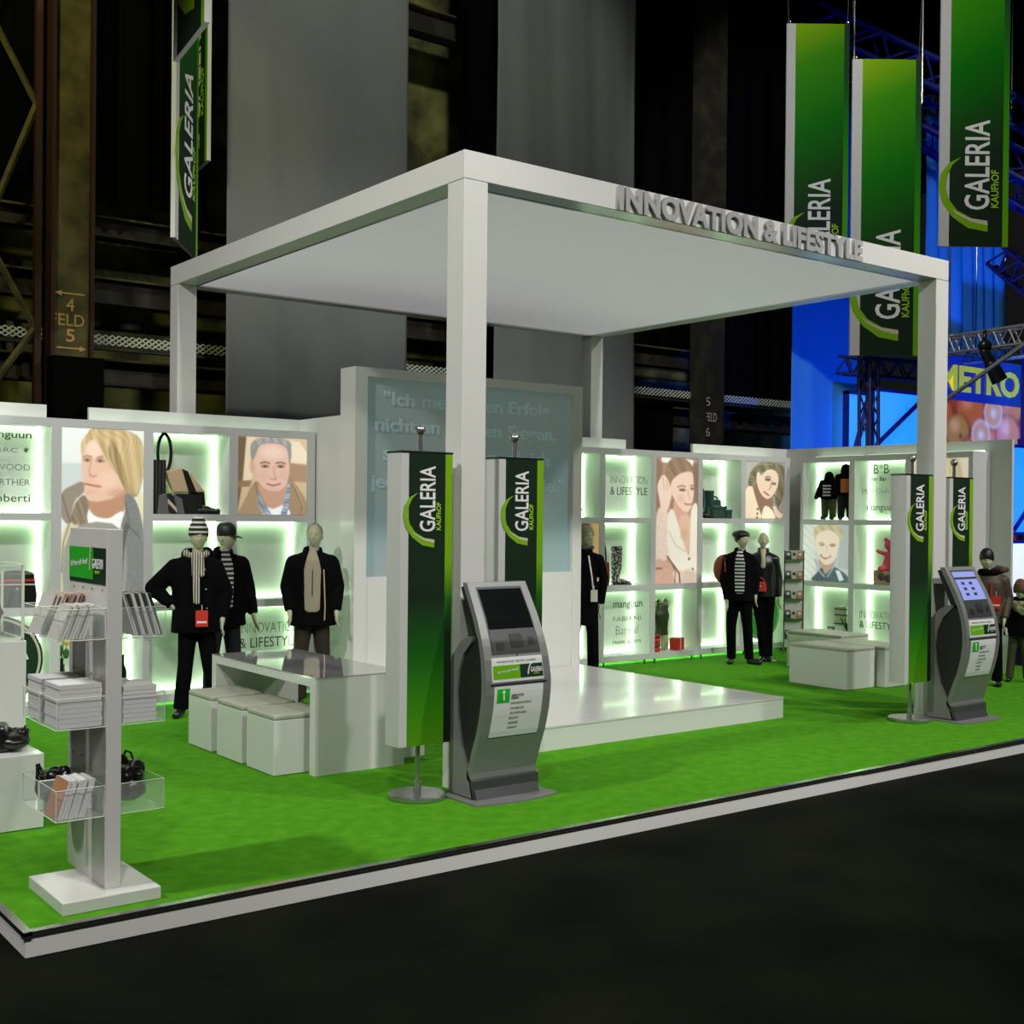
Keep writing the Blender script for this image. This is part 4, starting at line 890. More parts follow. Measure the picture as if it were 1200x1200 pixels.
# ================================================================== SHELF DISPLAYS
def onshelf(col0, dx, row, depth=0.2):   # world point on a back wall shelf board
    return (col0+dx, YF+depth, (RZ[row][1]))
def bottle(label, loc, h=0.3, group=None):
    t = thing('wine_bottle', label, 'bottle', loc, 0, group)
    mb = MB(); mb.lathe([(0.035, 0), (0.038, 0.01), (0.038, h*0.58), (0.03, h*0.68), (0.014, h*0.76), (0.013, h*0.97), (0.015, h*0.975), (0.015, h)], n=20); build('glass', mb, M['glassb'], t, auto=True)
    mb = MB(); mb.lathe([(0.0388, h*0.15), (0.0388, h*0.45)], n=20); build('label', mb, M['label'], t, auto=True)
    return t
G = 'wine bottles on the bottom shelf under the blond man poster'
b0 = bottle('dark wine bottle on the bottom shelf, leftmost, below the yellow flowers', onshelf(1.875, 0.10, 0, 0.12), 0.40, G)
for dx, lb in ((0.50, 'dark wine bottle leftmost of the three right of the brochure rack post'), (0.585, 'dark wine bottle in the middle of the three right of the rack post'), (0.675, 'dark wine bottle rightmost of the three, beside the beanie mannequin')):
    copy_thing(b0, onshelf(1.875, dx, 0, 0.12), label=lb)
t = thing('flower_vase', 'dark vase of yellow flowers behind the wine bottles', 'vase', onshelf(1.875, 0.13, 0, 0.24))
mb = MB(); mb.lathe([(0.04, 0), (0.055, 0.05), (0.05, 0.2), (0.03, 0.3), (0.035, 0.33)], n=20); build('vase', mb, M['glassb'], t, smooth=True)
mb = MB(); [mb.tube([(0, 0, 0.3), (0.05*math.cos(a), 0.04*math.sin(a), 0.5+0.02*a)], 0.004, 5) for a in (0, 1.2, 2.5, 3.8, 5)]; build('stems', mb, M['leaf'], t)
for a in (0, 1.2, 2.5, 3.8, 5): mb = MB(); mb.ball((0.05*math.cos(a), 0.04*math.sin(a), 0.53+0.02*a), (0.035, 0.035, 0.025), 10, 6); build('blossom', mb, M['yellow'], t, smooth=True)
mb = MB(); [mb.ball((0.06*math.cos(a), 0.04*math.sin(a), 0.42+0.01*a), (0.03, 0.01, 0.05), 8, 6) for a in (0.5, 2, 3.3, 4.4)]; build('leaves', mb, M['leaf'], t, smooth=True)
# striped black bag on the middle shelf, far left
t = handbag('black shoulder bag with red and cream stripes on the middle shelf at the far left', (1.58, 5.92, RZ[1][1]), R(-15), 0.34, 0.16, 0.32, handle=0.02)
mb = MB(); mb.box(-0.15, 0.15, -0.092, -0.08, 0.24, 0.26); build('red_stripe', mb, M['red'], t); mb = MB(); mb.box(-0.155, 0.155, -0.092, -0.08, 0.205, 0.22); build('cream_stripe', mb, M['cream'], t)
# tan handbag display
c0 = LU[3]; z2 = RZ[2][1]
t = thing('gift_bag', 'tall black pinstriped bag at the left of the top handbag display', 'bag', (c0+0.13, YF+0.16, z2))
mb = MB(); mb.prism([(-0.08, 0), (0.08, 0), (0.08, 0.53), (-0.08, 0.53)], -0.06, 0.06, 'xz'); build('body', mb, M['pinst'], t)
t = thing('handbag', 'tan handbag with a dark band and a tall black loop handle in the top cell', 'bag', (c0+0.38, YF+0.18, z2), R(-8))
mb = MB(); mb.prism([(-0.16, 0.42), (-0.02, 0.46), (0.10, 0.40), (0.24, 0.22), (-0.08, 0.21)], -0.09, 0.09, 'xz'); build('body', mb, M['tan'], t, bevel=0.015)
mb = MB(); mb.prism([(0.0, 0.45), (0.06, 0.425), (0.15, 0.215), (0.07, 0.215)], -0.096, 0.096, 'xz'); build('band', mb, M['leather'], t, bevel=0.004)
mb = MB(); mb.tube([(-0.155+0.065*math.cos(a), -0.02, 0.60+0.19*math.sin(a)) for a in np.linspace(-1.5, 4.7, 24)], 0.017, 8); build('loop_handle', mb, M['leather'], t, smooth=True)
mb = MB(); mb.box(-0.18, -0.14, -0.05, 0.01, 0.40, 0.44); build('buckle', mb, M['steel'], t)
mb = MB(); mb.prism([(-0.07, 0.0), (0.20, 0.0), (0.22, 0.2), (-0.05, 0.2)], -0.07, 0.07, 'xz'); build('stand', mb, M['blackp'], t)
t = thing('folded_shirt', 'folded grey shirt with a striped tie in front of the handbag display', 'shirt', (c0+0.22, YF+0.06, z2))
mb = MB(); mb.prism([(-0.12, 0), (0.16, 0), (0.13, 0.15), (0.04, 0.20), (-0.04, 0.20), (-0.10, 0.18)], -0.03, 0.03, 'xz'); build('shirt', mb, mat('grey_marl', (0.12, 0.125, 0.125), 0.9), t, bevel=0.008)
mb = MB(); mb.prism([(-0.03, 0.20), (0.03, 0.20), (0.075, 0.02), (0.04, 0), (-0.005, 0.02)], -0.045, -0.03, 'xz'); build('tie', mb, M['tie'], t)
def shoe(label, loc, rot, m, group=None, l=0.28):
    t = thing('shoe', label, 'shoe', loc, rot, group)
    mb = MB(); mb.cap((0, 0.06, 0.055), (0.038, 0.045), (0, -0.05, 0.045), (0.042, 0.04)); mb.cap((0, -0.05, 0.042), (0.042, 0.035), (0, -l*0.55, 0.03), (0.036, 0.025)); mb.cap((0, 0.06, 0.05), (0.036, 0.045), (0, 0.065, 0.09), (0.034, 0.045))
    blob('upper', mb, m, t, 0.008, 2); mb = MB(); mb.prism([(-0.04, 0.11), (-0.045, -0.04), (-0.03, -l*0.62), (0.03, -l*0.62), (0.045, -0.04), (0.04, 0.11)], 0, 0.012, 'xy'); build('sole', mb, M['blackp'], t); return t
shoe('glossy black shoe right of the folded shirt in the top cell', (c0+0.50, YF+0.16, z2), R(55), M['leather'], 'pair of black shoes in the handbag display')
shoe('glossy black shoe furthest right in the handbag display', (c0+0.60, YF+0.13, z2+0.0), R(60), M['leather'], 'pair of black shoes in the handbag display')
handbag('small black bag standing behind the shoes in the handbag display', (c0+0.60, YF+0.28, z2), 0, 0.18, 0.07, 0.24, handle=0.03)
# right wall
t = thing('draped_garment', 'black garment draped at the left edge of the right shelving, top cell', 'clothing', (8.20, YF+0.2, RZ[2][1]))
mb = MB(); mb.cap((0, 0, 0.02), (0.24, 0.08), (-0.08, 0, 0.26), (0.08, 0.05), False, True); mb.cap((-0.08, 0, 0.26), (0.08, 0.05), (-0.16, 0, 0.42), (0.03, 0.03)); blob('cloth', mb, M['black'], t, 0.012, 3)
def boot(label, loc, rot, m, h=0.42, group=None, s=1.0):
    t = thing('boot', label, 'boot', loc, rot, group)
    mb = MB(); mb.cap((0, 0, h), (0.062*s, 0.066*s), (0, 0.0, h*0.45), (0.056*s, 0.06*s), False); mb.cap((0, 0.0, h*0.45), (0.056*s, 0.06*s), (0, 0.02, 0.07), (0.036*s, 0.045*s)); mb.cap((0, 0.02, 0.06), (0.036*s, 0.04), (0, -0.10, 0.045), (0.04*s, 0.032)); mb.cap((0, -0.10, 0.042), (0.04*s, 0.03), (0, -0.20, 0.025), (0.026*s, 0.018))
    blob('shaft', mb, m, t, 0.009, 2)
    mb = MB(); mb.box(-0.028, 0.028, 0.02, 0.065, 0, 0.05); mb.prism([(-0.035, 0.03), (-0.042, -0.09), (-0.02, -0.215), (0.02, -0.215), (0.042, -0.09), (0.035, 0.03)], 0.004, 0.018, 'xy'); build('heel_and_sole', mb, M['blackp'], t); return t
boot('tall black and white patterned boot beside the red bag, right shelving', (8.58+0.40, YF+0.17, RZ[1][1]), R(75), M['checker'], 0.50, s=1.15)
handbag('round red bag with a tall black strap beside the patterned boot', (8.58+0.12, YF+0.13, RZ[1][1]+0.0), 0, 0.20, 0.10, 0.30, M['redfab'], 0.30)
# camisole display
t = thing('bust_form', 'dark green camisole on a small bust form in the bottom cell', 'mannequin', (9.465+0.36, YF+0.2, RZ[0][1]))
mb = MB(); mb.cap((0, 0, 0.30), (0.10, 0.06), (0.0, 0, 0.46), (0.13, 0.07)); mb.cap((0, 0, 0.46), (0.13, 0.07), (0, 0, 0.56), (0.10, 0.05)); mb.cap((0, 0, 0.2), (0.12, 0.06), (0, 0, 0.3), (0.10, 0.06), False); blob('camisole', mb, M['greent'], t, 0.01, 2)
mb = MB(); [mb.tube([(sx*0.09, -0.03, 0.56), (sx*0.07, 0.0, 0.68), (sx*0.05, 0.03, 0.58)], 0.006, 6) for sx in (-1, 1)]; build('straps', mb, M['black'], t); mb = MB(); mb.lathe([(0.07, 0), (0.07, 0.01), (0.012, 0.014), (0.012, 0.25)], n=16); build('stand', mb, M['steel'], t, auto=True)
t = thing('hanging_blouse', 'pale green blouse hanging at the back of the lingerie display', 'clothing', (9.465+0.44, YF+0.29, RZ[0][1]))
mb = MB(); mb.prism([(-0.12, 0.0), (0.13, 0.0), (0.12, 0.5), (0.15, 0.64), (0.05, 0.68), (0, 0.62), (-0.06, 0.68), (-0.15, 0.62), (-0.12, 0.5)], -0.015, 0.015, 'xz'); build('cloth', mb, M['paleg'], t, bevel=0.008)
t = thing('gift_box', 'red box with a ribbon right of the camisole, bottom shelf', 'box', (9.465+0.57, YF+0.12, RZ[0][1]), R(12))
mb = MB(); mb.box(-0.09, 0.09, -0.06, 0.06, 0, 0.16); build('box', mb, M['red'], t, bevel=0.004); mb = MB(); mb.box(-0.012, 0.012, -0.062, 0.062, 0, 0.163); build('ribbon', mb, M['cream'], t)
t = thing('folded_cloth', 'red patterned cloth stack at the left of the lingerie display', 'cloth', (9.465+0.13, YF+0.15, RZ[0][1]))
for k in range(4): mb = MB(); mb.box(-0.08, 0.08, -0.1, 0.1, k*0.06, k*0.06+0.055); build('folded_layer', mb, M['red'] if k % 2 == 0 else M['redfab'], t, bevel=0.02)
heap('lingerie_bundle', 'red and black lingerie hanging above the red cloth stack', 'clothing', (9.465+0.14, YF+0.2, RZ[0][1]+0.25), (0.07, 0.05, 0.16), M['greent'], 10, seed=21)
# teal boots display
G = 'dark teal boots in the top cell'
boot('tall dark boot furthest left in the teal boot display', (10.33+0.13, YF+0.16, RZ[2][1]), R(60), M['leather'], 0.40, None, 1.2)
boot('dark teal boot in the middle of the top cell display', (10.33+0.36, YF+0.2, RZ[2][1]), R(70), M['tealb'], 0.38, None, 1.25)
t = thing('scarf', 'cream scarf draped over the dark boot in the top cell', 'scarf', (10.33+0.13, YF+0.26, RZ[2][1]))
mb = MB(); mb.cap((-0.06, 0, 0.35), (0.07, 0.04), (0.05, 0, 0.58), (0.05, 0.04)); mb.cap((-0.05, 0, 0.58), (0.05, 0.04), (0.1, -0.02, 0.42), (0.05, 0.03)); mb.cap((-0.04, 0, 0.0), (0.04, 0.03), (-0.05, 0, 0.4), (0.05, 0.03)); blob('wool', mb, M['cream'], t, 0.012, 2)
for dx, w_, h_, lb in ((0.42, 0.28, 0.17, 'wide dark teal leather box at the bottom of the boot display'), (0.60, 0.14, 0.12, 'small dark teal leather box at the right end of the boot display')):
    t = thing('leather_box', lb, 'box', (10.33+dx, YF+0.09, RZ[2][1])); mb = MB(); mb.box(-w_/2, w_/2, -0.05, 0.05, 0, h_*0.72); build('body', mb, M['tealb'], t, bevel=0.008); mb = MB(); mb.box(-w_/2-0.004, w_/2+0.004, -0.054, 0.054, h_*0.72, h_); build('lid', mb, M['tealb'], t, bevel=0.008)
handbag('small dark teal handbag standing behind the leather boxes', (10.33+0.53, YF+0.24, RZ[2][1]), 0, 0.2, 0.09, 0.26, M['tealb'], 0.05)

# side wall displays: a = distance along the shelf towards the viewer, b = depth
def side(a, b, z): return (SXF+b, SU[0]-a, z)
def kid_outfit(label, loc, rot, jacket, trim, pants, h=0.62):
    t = thing('child_outfit_form', label, 'mannequin', loc, rot)
    mb = MB(); mb.cap((0, 0, h*0.80), (0.11, 0.07), (0, 0, h*0.45), (0.12, 0.075), True, False)
    for sx in (-1, 1): mb.cap((sx*0.10, 0, h*0.82), (0.045, 0.045), (sx*0.17, -0.03, h*0.50), (0.035, 0.035))
    blob('jacket', mb, jacket, t, 0.011, 2)
    mb = MB(); mb.cap((0, 0.01, h*0.92), (0.075, 0.065), (0, 0.0, h*0.99), (0.06, 0.06)); blob('hood', mb, jacket, t, 0.011, 2)
    mb = MB(); mb.box(-0.06, 0.06, -0.082, -0.06, h*0.52, h*0.78); build('shirt_front', mb, trim, t, bevel=0.008)
    mb = MB()
    for sx in (-1, 1): mb.cap((sx*0.055, 0, h*0.46), (0.058, 0.06), (sx*0.06, 0, 0.03), (0.045, 0.045), True, False)
    blob('trousers', mb, pants, t, 0.011, 1)
    for sx in (-1, 1): mb = MB(); mb.cap((sx*0.06, 0.0, 0.025), (0.03, 0.025), (sx*0.065, -0.08, 0.022), (0.028, 0.02)); build('shoe', mb, M['blackp'], t, smooth=True)
    return t
kid_outfit('childs dark jacket with olive trousers in the top left cell of the side shelving', side(0.36, 0.17, RZ[2][1]), R(-75), M['black'], M['hstripe'], M['oliveg'])
kid_outfit('childs hooded jacket with an orange shirt and jeans beside the post of the side shelving', side(0.66, 0.15, RZ[2][1]), R(-60), M['black'], M['orange'], M['jean'], 0.72)
t = thing('cushion', 'grey white cushion on the bottom shelf of the side shelving', 'cushion', side(0.27, 0.13, RZ[0][1]+0.0), R(-80))
mb = MB(); mb.ball((0, 0, 0.06), (0.19, 0.12, 0.06), 24, 12); build('cover', mb, mat('pale_cushion_cotton', (0.42, 0.42, 0.40), 0.9), t, smooth=True)
t = thing('table_lamp', 'small square lamp with a slatted shade in the bottom cell of the side shelving', 'lamp', side(0.60, 0.22, RZ[0][1]), R(-90))
mb = MB(); mb.box(-0.05, 0.05, -0.05, 0.05, 0, 0.02); mb.box(-0.012, 0.012, -0.012, 0.012, 0, 0.3); build('base', mb, M['steel'], t)
mb = MB(); mb.box(-0.10, 0.10, -0.08, 0.08, 0.28, 0.55); build('shade', mb, M['label'], t); mb = MB(); [mb.box(-0.102, 0.102, -0.082, 0.082, z, z+0.02) for z in (0.30, 0.42, 0.50)]; build('slats', mb, M['kioskd'], t)
t = thing('potted_plant', 'small potted plant in front of the slatted lamp, side shelving', 'plant', side(0.74, 0.10, RZ[0][1]))
mb = MB(); mb.lathe([(0.035, 0), (0.045, 0.02), (0.05, 0.22), (0.045, 0.23)], n=16); build('pot', mb, M['blackp'], t, auto=True)
mb = MB()
for k in range(14):
    a = k*2.4; L = 0.10+0.05*math.sin(k); q = Vector((L*0.6*math.cos(a), L*0.6*math.sin(a), 0.26+L)); mb.cap((0, 0, 0.22), (0.006, 0.004), q, (0.014, 0.004), n=6)
build('leaves', mb, M['leaf'], t, smooth=True)
t = thing('picture_frame', 'small dark green picture frame left of the slatted lamp', 'frame', side(0.46, 0.12, RZ[0][1]+0.12), R(-85)); mb = MB(); mb.box(-0.05, 0.05, -0.01, 0.01, -0.12, 0.14); build('frame', mb, M['tealb'], t); mb = MB(); mb.box(-0.035, 0.035, -0.013, -0.01, 0.02, 0.125); build('picture', mb, M['label'], t)
t = thing('soft_toy', 'pink soft toy sitting on the open case in the side shelving', 'toy', side(1.40, 0.14, RZ[1][1]+0.19), R(-70))
mb = MB(); mb.cap((0, 0, 0.06), (0.10, 0.08), (0, 0, 0.2), (0.07, 0.06)); mb.ball((0, -0.01, 0.34), (0.075, 0.07, 0.07)); [mb.cap((sx*0.06, 0, 0.22), (0.03, 0.03), (sx*0.15, -0.05, 0.26), (0.025, 0.025)) for sx in (-1, 1)]; [mb.cap((sx*0.05, 0, 0.03), (0.04, 0.04), (sx*0.09, -0.14, 0.03), (0.035, 0.035)) for sx in (-1, 1)]; [mb.ball((sx*0.055, 0, 0.41), 0.03) for sx in (-1, 1)]
blob('body', mb, M['pink'], t, 0.01, 2)
t = thing('toy_case', 'open tan case with a brown teddy inside below the pink toy', 'case', side(1.38, 0.14, RZ[1][1]), R(-85))
mb = MB(); mb.box(-0.17, 0.17, -0.09, -0.08, 0, 0.19); mb.box(-0.17, 0.17, 0.08, 0.09, 0, 0.19); mb.box(-0.17, -0.16, -0.09, 0.09, 0, 0.19); mb.box(0.16, 0.17, -0.09, 0.09, 0, 0.19); mb.box(-0.17, 0.17, -0.09, 0.09, 0, 0.01); build('case_body', mb, M['tan'], t)
mb = MB(); mb.ball((-0.05, -0.1, 0.11), (0.05, 0.03, 0.05)); mb.ball((0.06, -0.1, 0.09), (0.05, 0.03, 0.055)); build('teddy_pattern', mb, M['brown'], t, smooth=True)

# round signs on the shelving
def round_sign(label, c, r, mface, mring, lines, rot=0):
    t = thing('round_sign', label, 'sign', c, rot)
    def disc(rr, y0, y1, m, nm): mb = MB(); mb.lathe([(rr, 0), (rr, y1-y0)], n=56); mb.v = [(x, y1-z, y) for x, y, z in mb.v]; build(nm, mb, m, t)
    disc(r, 0.0, 0.006, mface, 'rim'); disc(r*0.955, -0.001, 0.0, mring, 'outer_ring'); disc(r*0.90, -0.002, -0.001, mface, 'disc')
    for s, w_, h_, z in lines: lettering(s, t, (-w_/2, -0.002, z), (1, 0, 0), (0, 0, 1), w_, h_, M['wtext'], 0.002, bold=0.01)
    mb = MB(); mb.box(-r*0.62, r*0.62, -0.004, -0.002, -0.035, -0.03); build('rule', mb, M['wtext'], t)
    return t
round_sign('round dark green sign with white capitals at the left edge', (1.36, YF-0.008, 0.56), 0.405, M['dgreen'], M['cream'], (('GALERIA', 0.56, 0.115, 0.0), ('MARKET', 0.40, 0.06, -0.13), ('*', 0.04, 0.04, 0.22)))
round_sign('round bright green sign behind the two women mannequins, right corner', (11.58, YF-0.008, 0.55), 0.36, M['bgreen'], M['cream'], (('hofgut', 0.40, 0.10, 0.02), ('BIO', 0.2, 0.06, -0.14)))
# lettering sheets: thin clear sheets in front of the cells
def sheet(label, loc, rot, w, h, lines):
    t = thing('lettering_sheet', label, 'sign', loc, rot)
    mb = MB(); mb.box(0, w, 0, 0.003, 0, h); build('clear_sheet', mb, M['acrylic'], t)
    for s, x, z, w_, h_, m, bold in lines: lettering(s, t, (x, -0.0005, z), (1, 0, 0), (0, 0, 1), w_, h_, m, 0.001, bold=bold)
gk = mat('grey_print', (0.17, 0.24, 0.17), 0.6); gd = mat('dark_green_grey_print', (0.035, 0.06, 0.03), 0.6)
sheet('clear sheet with five brand names over the lit top cell at the left edge', (LU[1]+0.05, YF+0.004, RZ[2][1]), 0, 0.775, 0.80, [('manguun', 0.16, 0.655, 0.44, 0.065, gd, 0.01), ('REMARC', 0.10, 0.545, 0.38, 0.04, gk, 0), ('*', 0.53, 0.545, 0.05, 0.05, gd, 0.02), ('REDWOOD', 0.12, 0.385, 0.47, 0.055, gk, -0.005), ('MARK ARTHER', 0.0, 0.25, 0.59, 0.055, gk, 0), ('lomberti', 0.17, 0.10, 0.42, 0.07, gd, 0)])
def innov(label, loc, rot, x=0.16, z=0.24, s=1.0): sheet(label, loc, rot, 0.775, 0.80, [('INNOVATION', x, z+0.13*s, 0.58*s, 0.09*s, gk, -0.01), ('& LIFESTYLE', x, z, 0.58*s, 0.09*s, gd, 0.0)])
innov('clear sheet with two thin words over the lit bottom cell behind the bareheaded mannequin', (LU[4]+0.05, YF+0.004, RZ[0][1]), 0, 0.03, 0.40, 1.15)
innov('clear sheet with two thin words over the top cell next to the tall screen', (RU[1]+0.05, YF+0.004, RZ[2][1]), 0, 0.08, 0.29, 1.1)
sheet('clear sheet with four brand names below the patterned boot', (RU[1]+0.05, YF+0.004, RZ[0][1]), 0, 0.775, 0.80, [('manguun', 0.15, 0.58, 0.50, 0.10, gd, 0.005), ('FABIANI', 0.15, 0.44, 0.48, 0.06, gk, 0), ('Barisal', 0.2, 0.27, 0.38, 0.11, gk, -0.01), ('MARK ADAM', 0.15, 0.15, 0.48, 0.045, gd, 0)])
sheet('clear sheet with childrens brand names over the top cell right of the outfits', side(0.925, 0.004, RZ[2][1]), R(-90), 0.775, 0.80, [('B*B', 0.30, 0.62, 0.24, 0.13, gd, 0.0), ('der Bär', 0.26, 0.52, 0.24, 0.06, gd, 0), ('Mini Club', 0.12, 0.36, 0.42, 0.06, gk, -0.01), ('manguun', 0.20, 0.10, 0.44, 0.09, gd, 0)])
innov('clear sheet with two thin words over the bottom cell of the side shelving', side(0.925, 0.004, RZ[0][1]), R(-90), 0.10, 0.30, 1.05)

# freestanding literature stand in the corner
t = thing('literature_stand', 'slim wire stand with tiers of small cards in the far right corner', 'rack', (11.90, 5.45, 0), R(-55))
mb = MB()
for x in (-0.13, 0.13): mb.tube([(x, 0.0, 0.0), (x, 0.02, 1.45)], 0.008, 8)
for k in range(5): mb.tube([(-0.13, 0.0, 0.22+k*0.28), (0.13, 0.0, 0.22+k*0.28)], 0.006, 6)
mb.tube([(-0.13, -0.15, 0.008), (-0.13, 0.12, 0.008)], 0.008, 6); mb.tube([(0.13, -0.15, 0.008), (0.13, 0.12, 0.008)], 0.008, 6); build('frame', mb, M['kioskd'], t)
mb = MB(); mb.box(-0.125, 0.125, 0.022, 0.03, 0.2, 1.45); build('backboard', mb, M['panel'], t)
for k in range(5):
    mb = MB(); mb.box(-0.12, 0.12, -0.06, 0.02, 0.22+k*0.275, 0.228+k*0.275); build('tray', mb, M['leaf'], t)
for k in range(5):
    for j, (m_, nm) in enumerate((('kioskd', 'dark'), ('label', 'pale'), ('mago', 'orange'))):
        if k == 0 and j: continue
        cards = thing('greeting_card', '%s small card in the %s tier of the corner stand' % (nm, ('lowest', 'second', 'middle', 'fourth', 'top')[k]), 'card', (0, 0, 0))
        v = Matrix.Translation(Vector((11.90, 5.45, 0))) @ Matrix.Rotation(R(-55), 4, 'Z') @ Vector((-0.075+j*0.08, -0.03, 0.23+k*0.275))
        cards.location = v; cards.rotation_euler = (0, 0, R(-55)); mb = MB(); mb.box(-0.034, 0.034, -0.01, 0.01, 0, 0.11); build('card_body', mb, M[m_], cards); mb = MB(); mb.box(-0.02, 0.02, -0.011, -0.01, 0.05, 0.09); build('card_picture', mb, M['paper'] if j != 1 else M['kioskd'], cards)

# ================================================================== POSTERS
def put_poster(label, loc, rot, w, h, img, m=None):
    t = thing('portrait_poster', label, 'poster', loc, rot)
    picture('print', img, w, h, t, m or M['poster'], 0.02); return t
S1 = (226, 180, 152); S2 = (196, 142, 112); S3 = (245, 212, 190)
# blond man looking left
def blond():
    L = [('bg', (228, 232, 230), (212, 216, 212)), ('q', (196, 206, 206), 6, [(380, 455), (520, 455), (520, 640), (380, 640)]),
     ('q', (226, 214, 168), 20, [(880, 640), (930, 640), (930, 860), (900, 800)]),
     ('h', (150, 118, 70), 10, [(560, 240), (760, 225), (900, 280), (925, 430), (915, 560), (880, 660), (820, 650), (790, 560), (600, 400)], (205, 180, 130), (0.15, 1, 26)),
     ('p', (190, 138, 108), 8, [(570, 660), (810, 600), (800, 740), (740, 800), (620, 800), (560, 740)]),
     ('p', (228, 184, 158), 8, [(515, 320), (575, 280), (680, 300), (740, 420), (790, 500), (810, 600), (770, 655), (690, 690), (600, 700), (545, 680), (520, 610), (516, 520), (510, 440)]),
     ('e', (205, 150, 122), 0.8, (745, 640, 60, 30), 0.6), ('e', (245, 210, 190), 0.9, (590, 360, 55, 60), 0.8), ('e', (240, 195, 172), 0.9, (680, 560, 70, 60), 0.7),
     ('l', (196, 140, 112), 8, 8, [(640, 700), (720, 680), (800, 620)]),
     ('l', (165, 125, 95), 10, 6, [(525, 415), (545, 405), (575, 412)]), ('l', (160, 120, 90), 10, 6, [(615, 415), (650, 408)]),
     ('e', (175, 125, 100), 0.8, (548, 432, 26, 13), 0.9), ('e', (165, 120, 96), 0.8, (634, 434, 30, 13), 0.9), ('e', (70, 62, 58), 0.5, (548, 434, 9, 6)), ('e', (70, 62, 58), 0.5, (632, 436, 9, 6)),
     ('l', (205, 152, 128), 10, 9, [(575, 420), (562, 500), (566, 530)]), ('l', (170, 112, 90), 6, 5, [(568, 530), (590, 540), (610, 528)]),
     ('l', (196, 120, 108), 12, 7, [(528, 585), (560, 590), (600, 598), (636, 602)]), ('l', (150, 86, 76), 4, 4, [(528, 588), (570, 594), (636, 604)]), ('e', (215, 160, 138), 0.9, (575, 640, 30, 10), 0.6),
     ('h', (172, 138, 86), 8, [(540, 270), (600, 232), (720, 228), (860, 250), (910, 330), (920, 480), (905, 590), (870, 650), (840, 600), (800, 570), (770, 540), (700, 470), (650, 380), (590, 300), (540, 340), (515, 400), (508, 330)], (226, 204, 156), (0.28, 1, 20)),
     ('h', (120, 92, 52), 8, [(700, 300), (760, 380), (800, 500), (820, 600), (800, 620), (740, 500), (690, 400)], (205, 178, 126), (0.3, 1, 16)),
     ('p', (240, 240, 238), 5, [(555, 768), (610, 800), (690, 808), (785, 762), (800, 880), (560, 885)]),
     ('p', (148, 134, 118), 5, [(385, 650), (470, 590), (518, 575), (528, 640), (470, 700), (445, 820), (470, 880), (385, 800)]),
     ('h', (108, 92, 74), 5, [(530, 660), (560, 720), (550, 800), (560, 890), (440, 880), (450, 780), (480, 700)], (165, 148, 124), (0.4, 1, 14)),
     ('p', (126, 128, 126), 6, [(800, 650), (860, 670), (905, 780), (930, 950), (930, 1400), (770, 1400), (770, 900), (800, 760)]),
     ('p', (208, 198, 158), 6, [(385, 960), (430, 840), (470, 850), (500, 900), (440, 1400), (385, 1400)]),
     ('p', (150, 148, 142), 8, [(440, 900), (780, 885), (770, 1400), (430, 1400)]), ('p', (98, 98, 94), 6, [(790, 880), (830, 860), (800, 1000), (775, 1400), (760, 1400)]),
     ('l', (92, 92, 88), 6, 5, [(805, 700), (830, 860), (900, 930)]), ('l', (88, 82, 70), 5, 4, [(388, 660), (440, 830), (400, 960), (388, 1150)]),
     ('n', 26, [(770, 650), (930, 650), (930, 1400), (770, 1400)])]
    return paint(385, 925, 228, 1370, 140, 290, L)
put_poster('tall poster of a blond man looking left with his collar turned up, left wall', (LU[2]+0.05, YF+0.006, RZ[1][1]+0.003), 0, 0.773, RZ[3][0]-RZ[1][1]-0.006, blond())
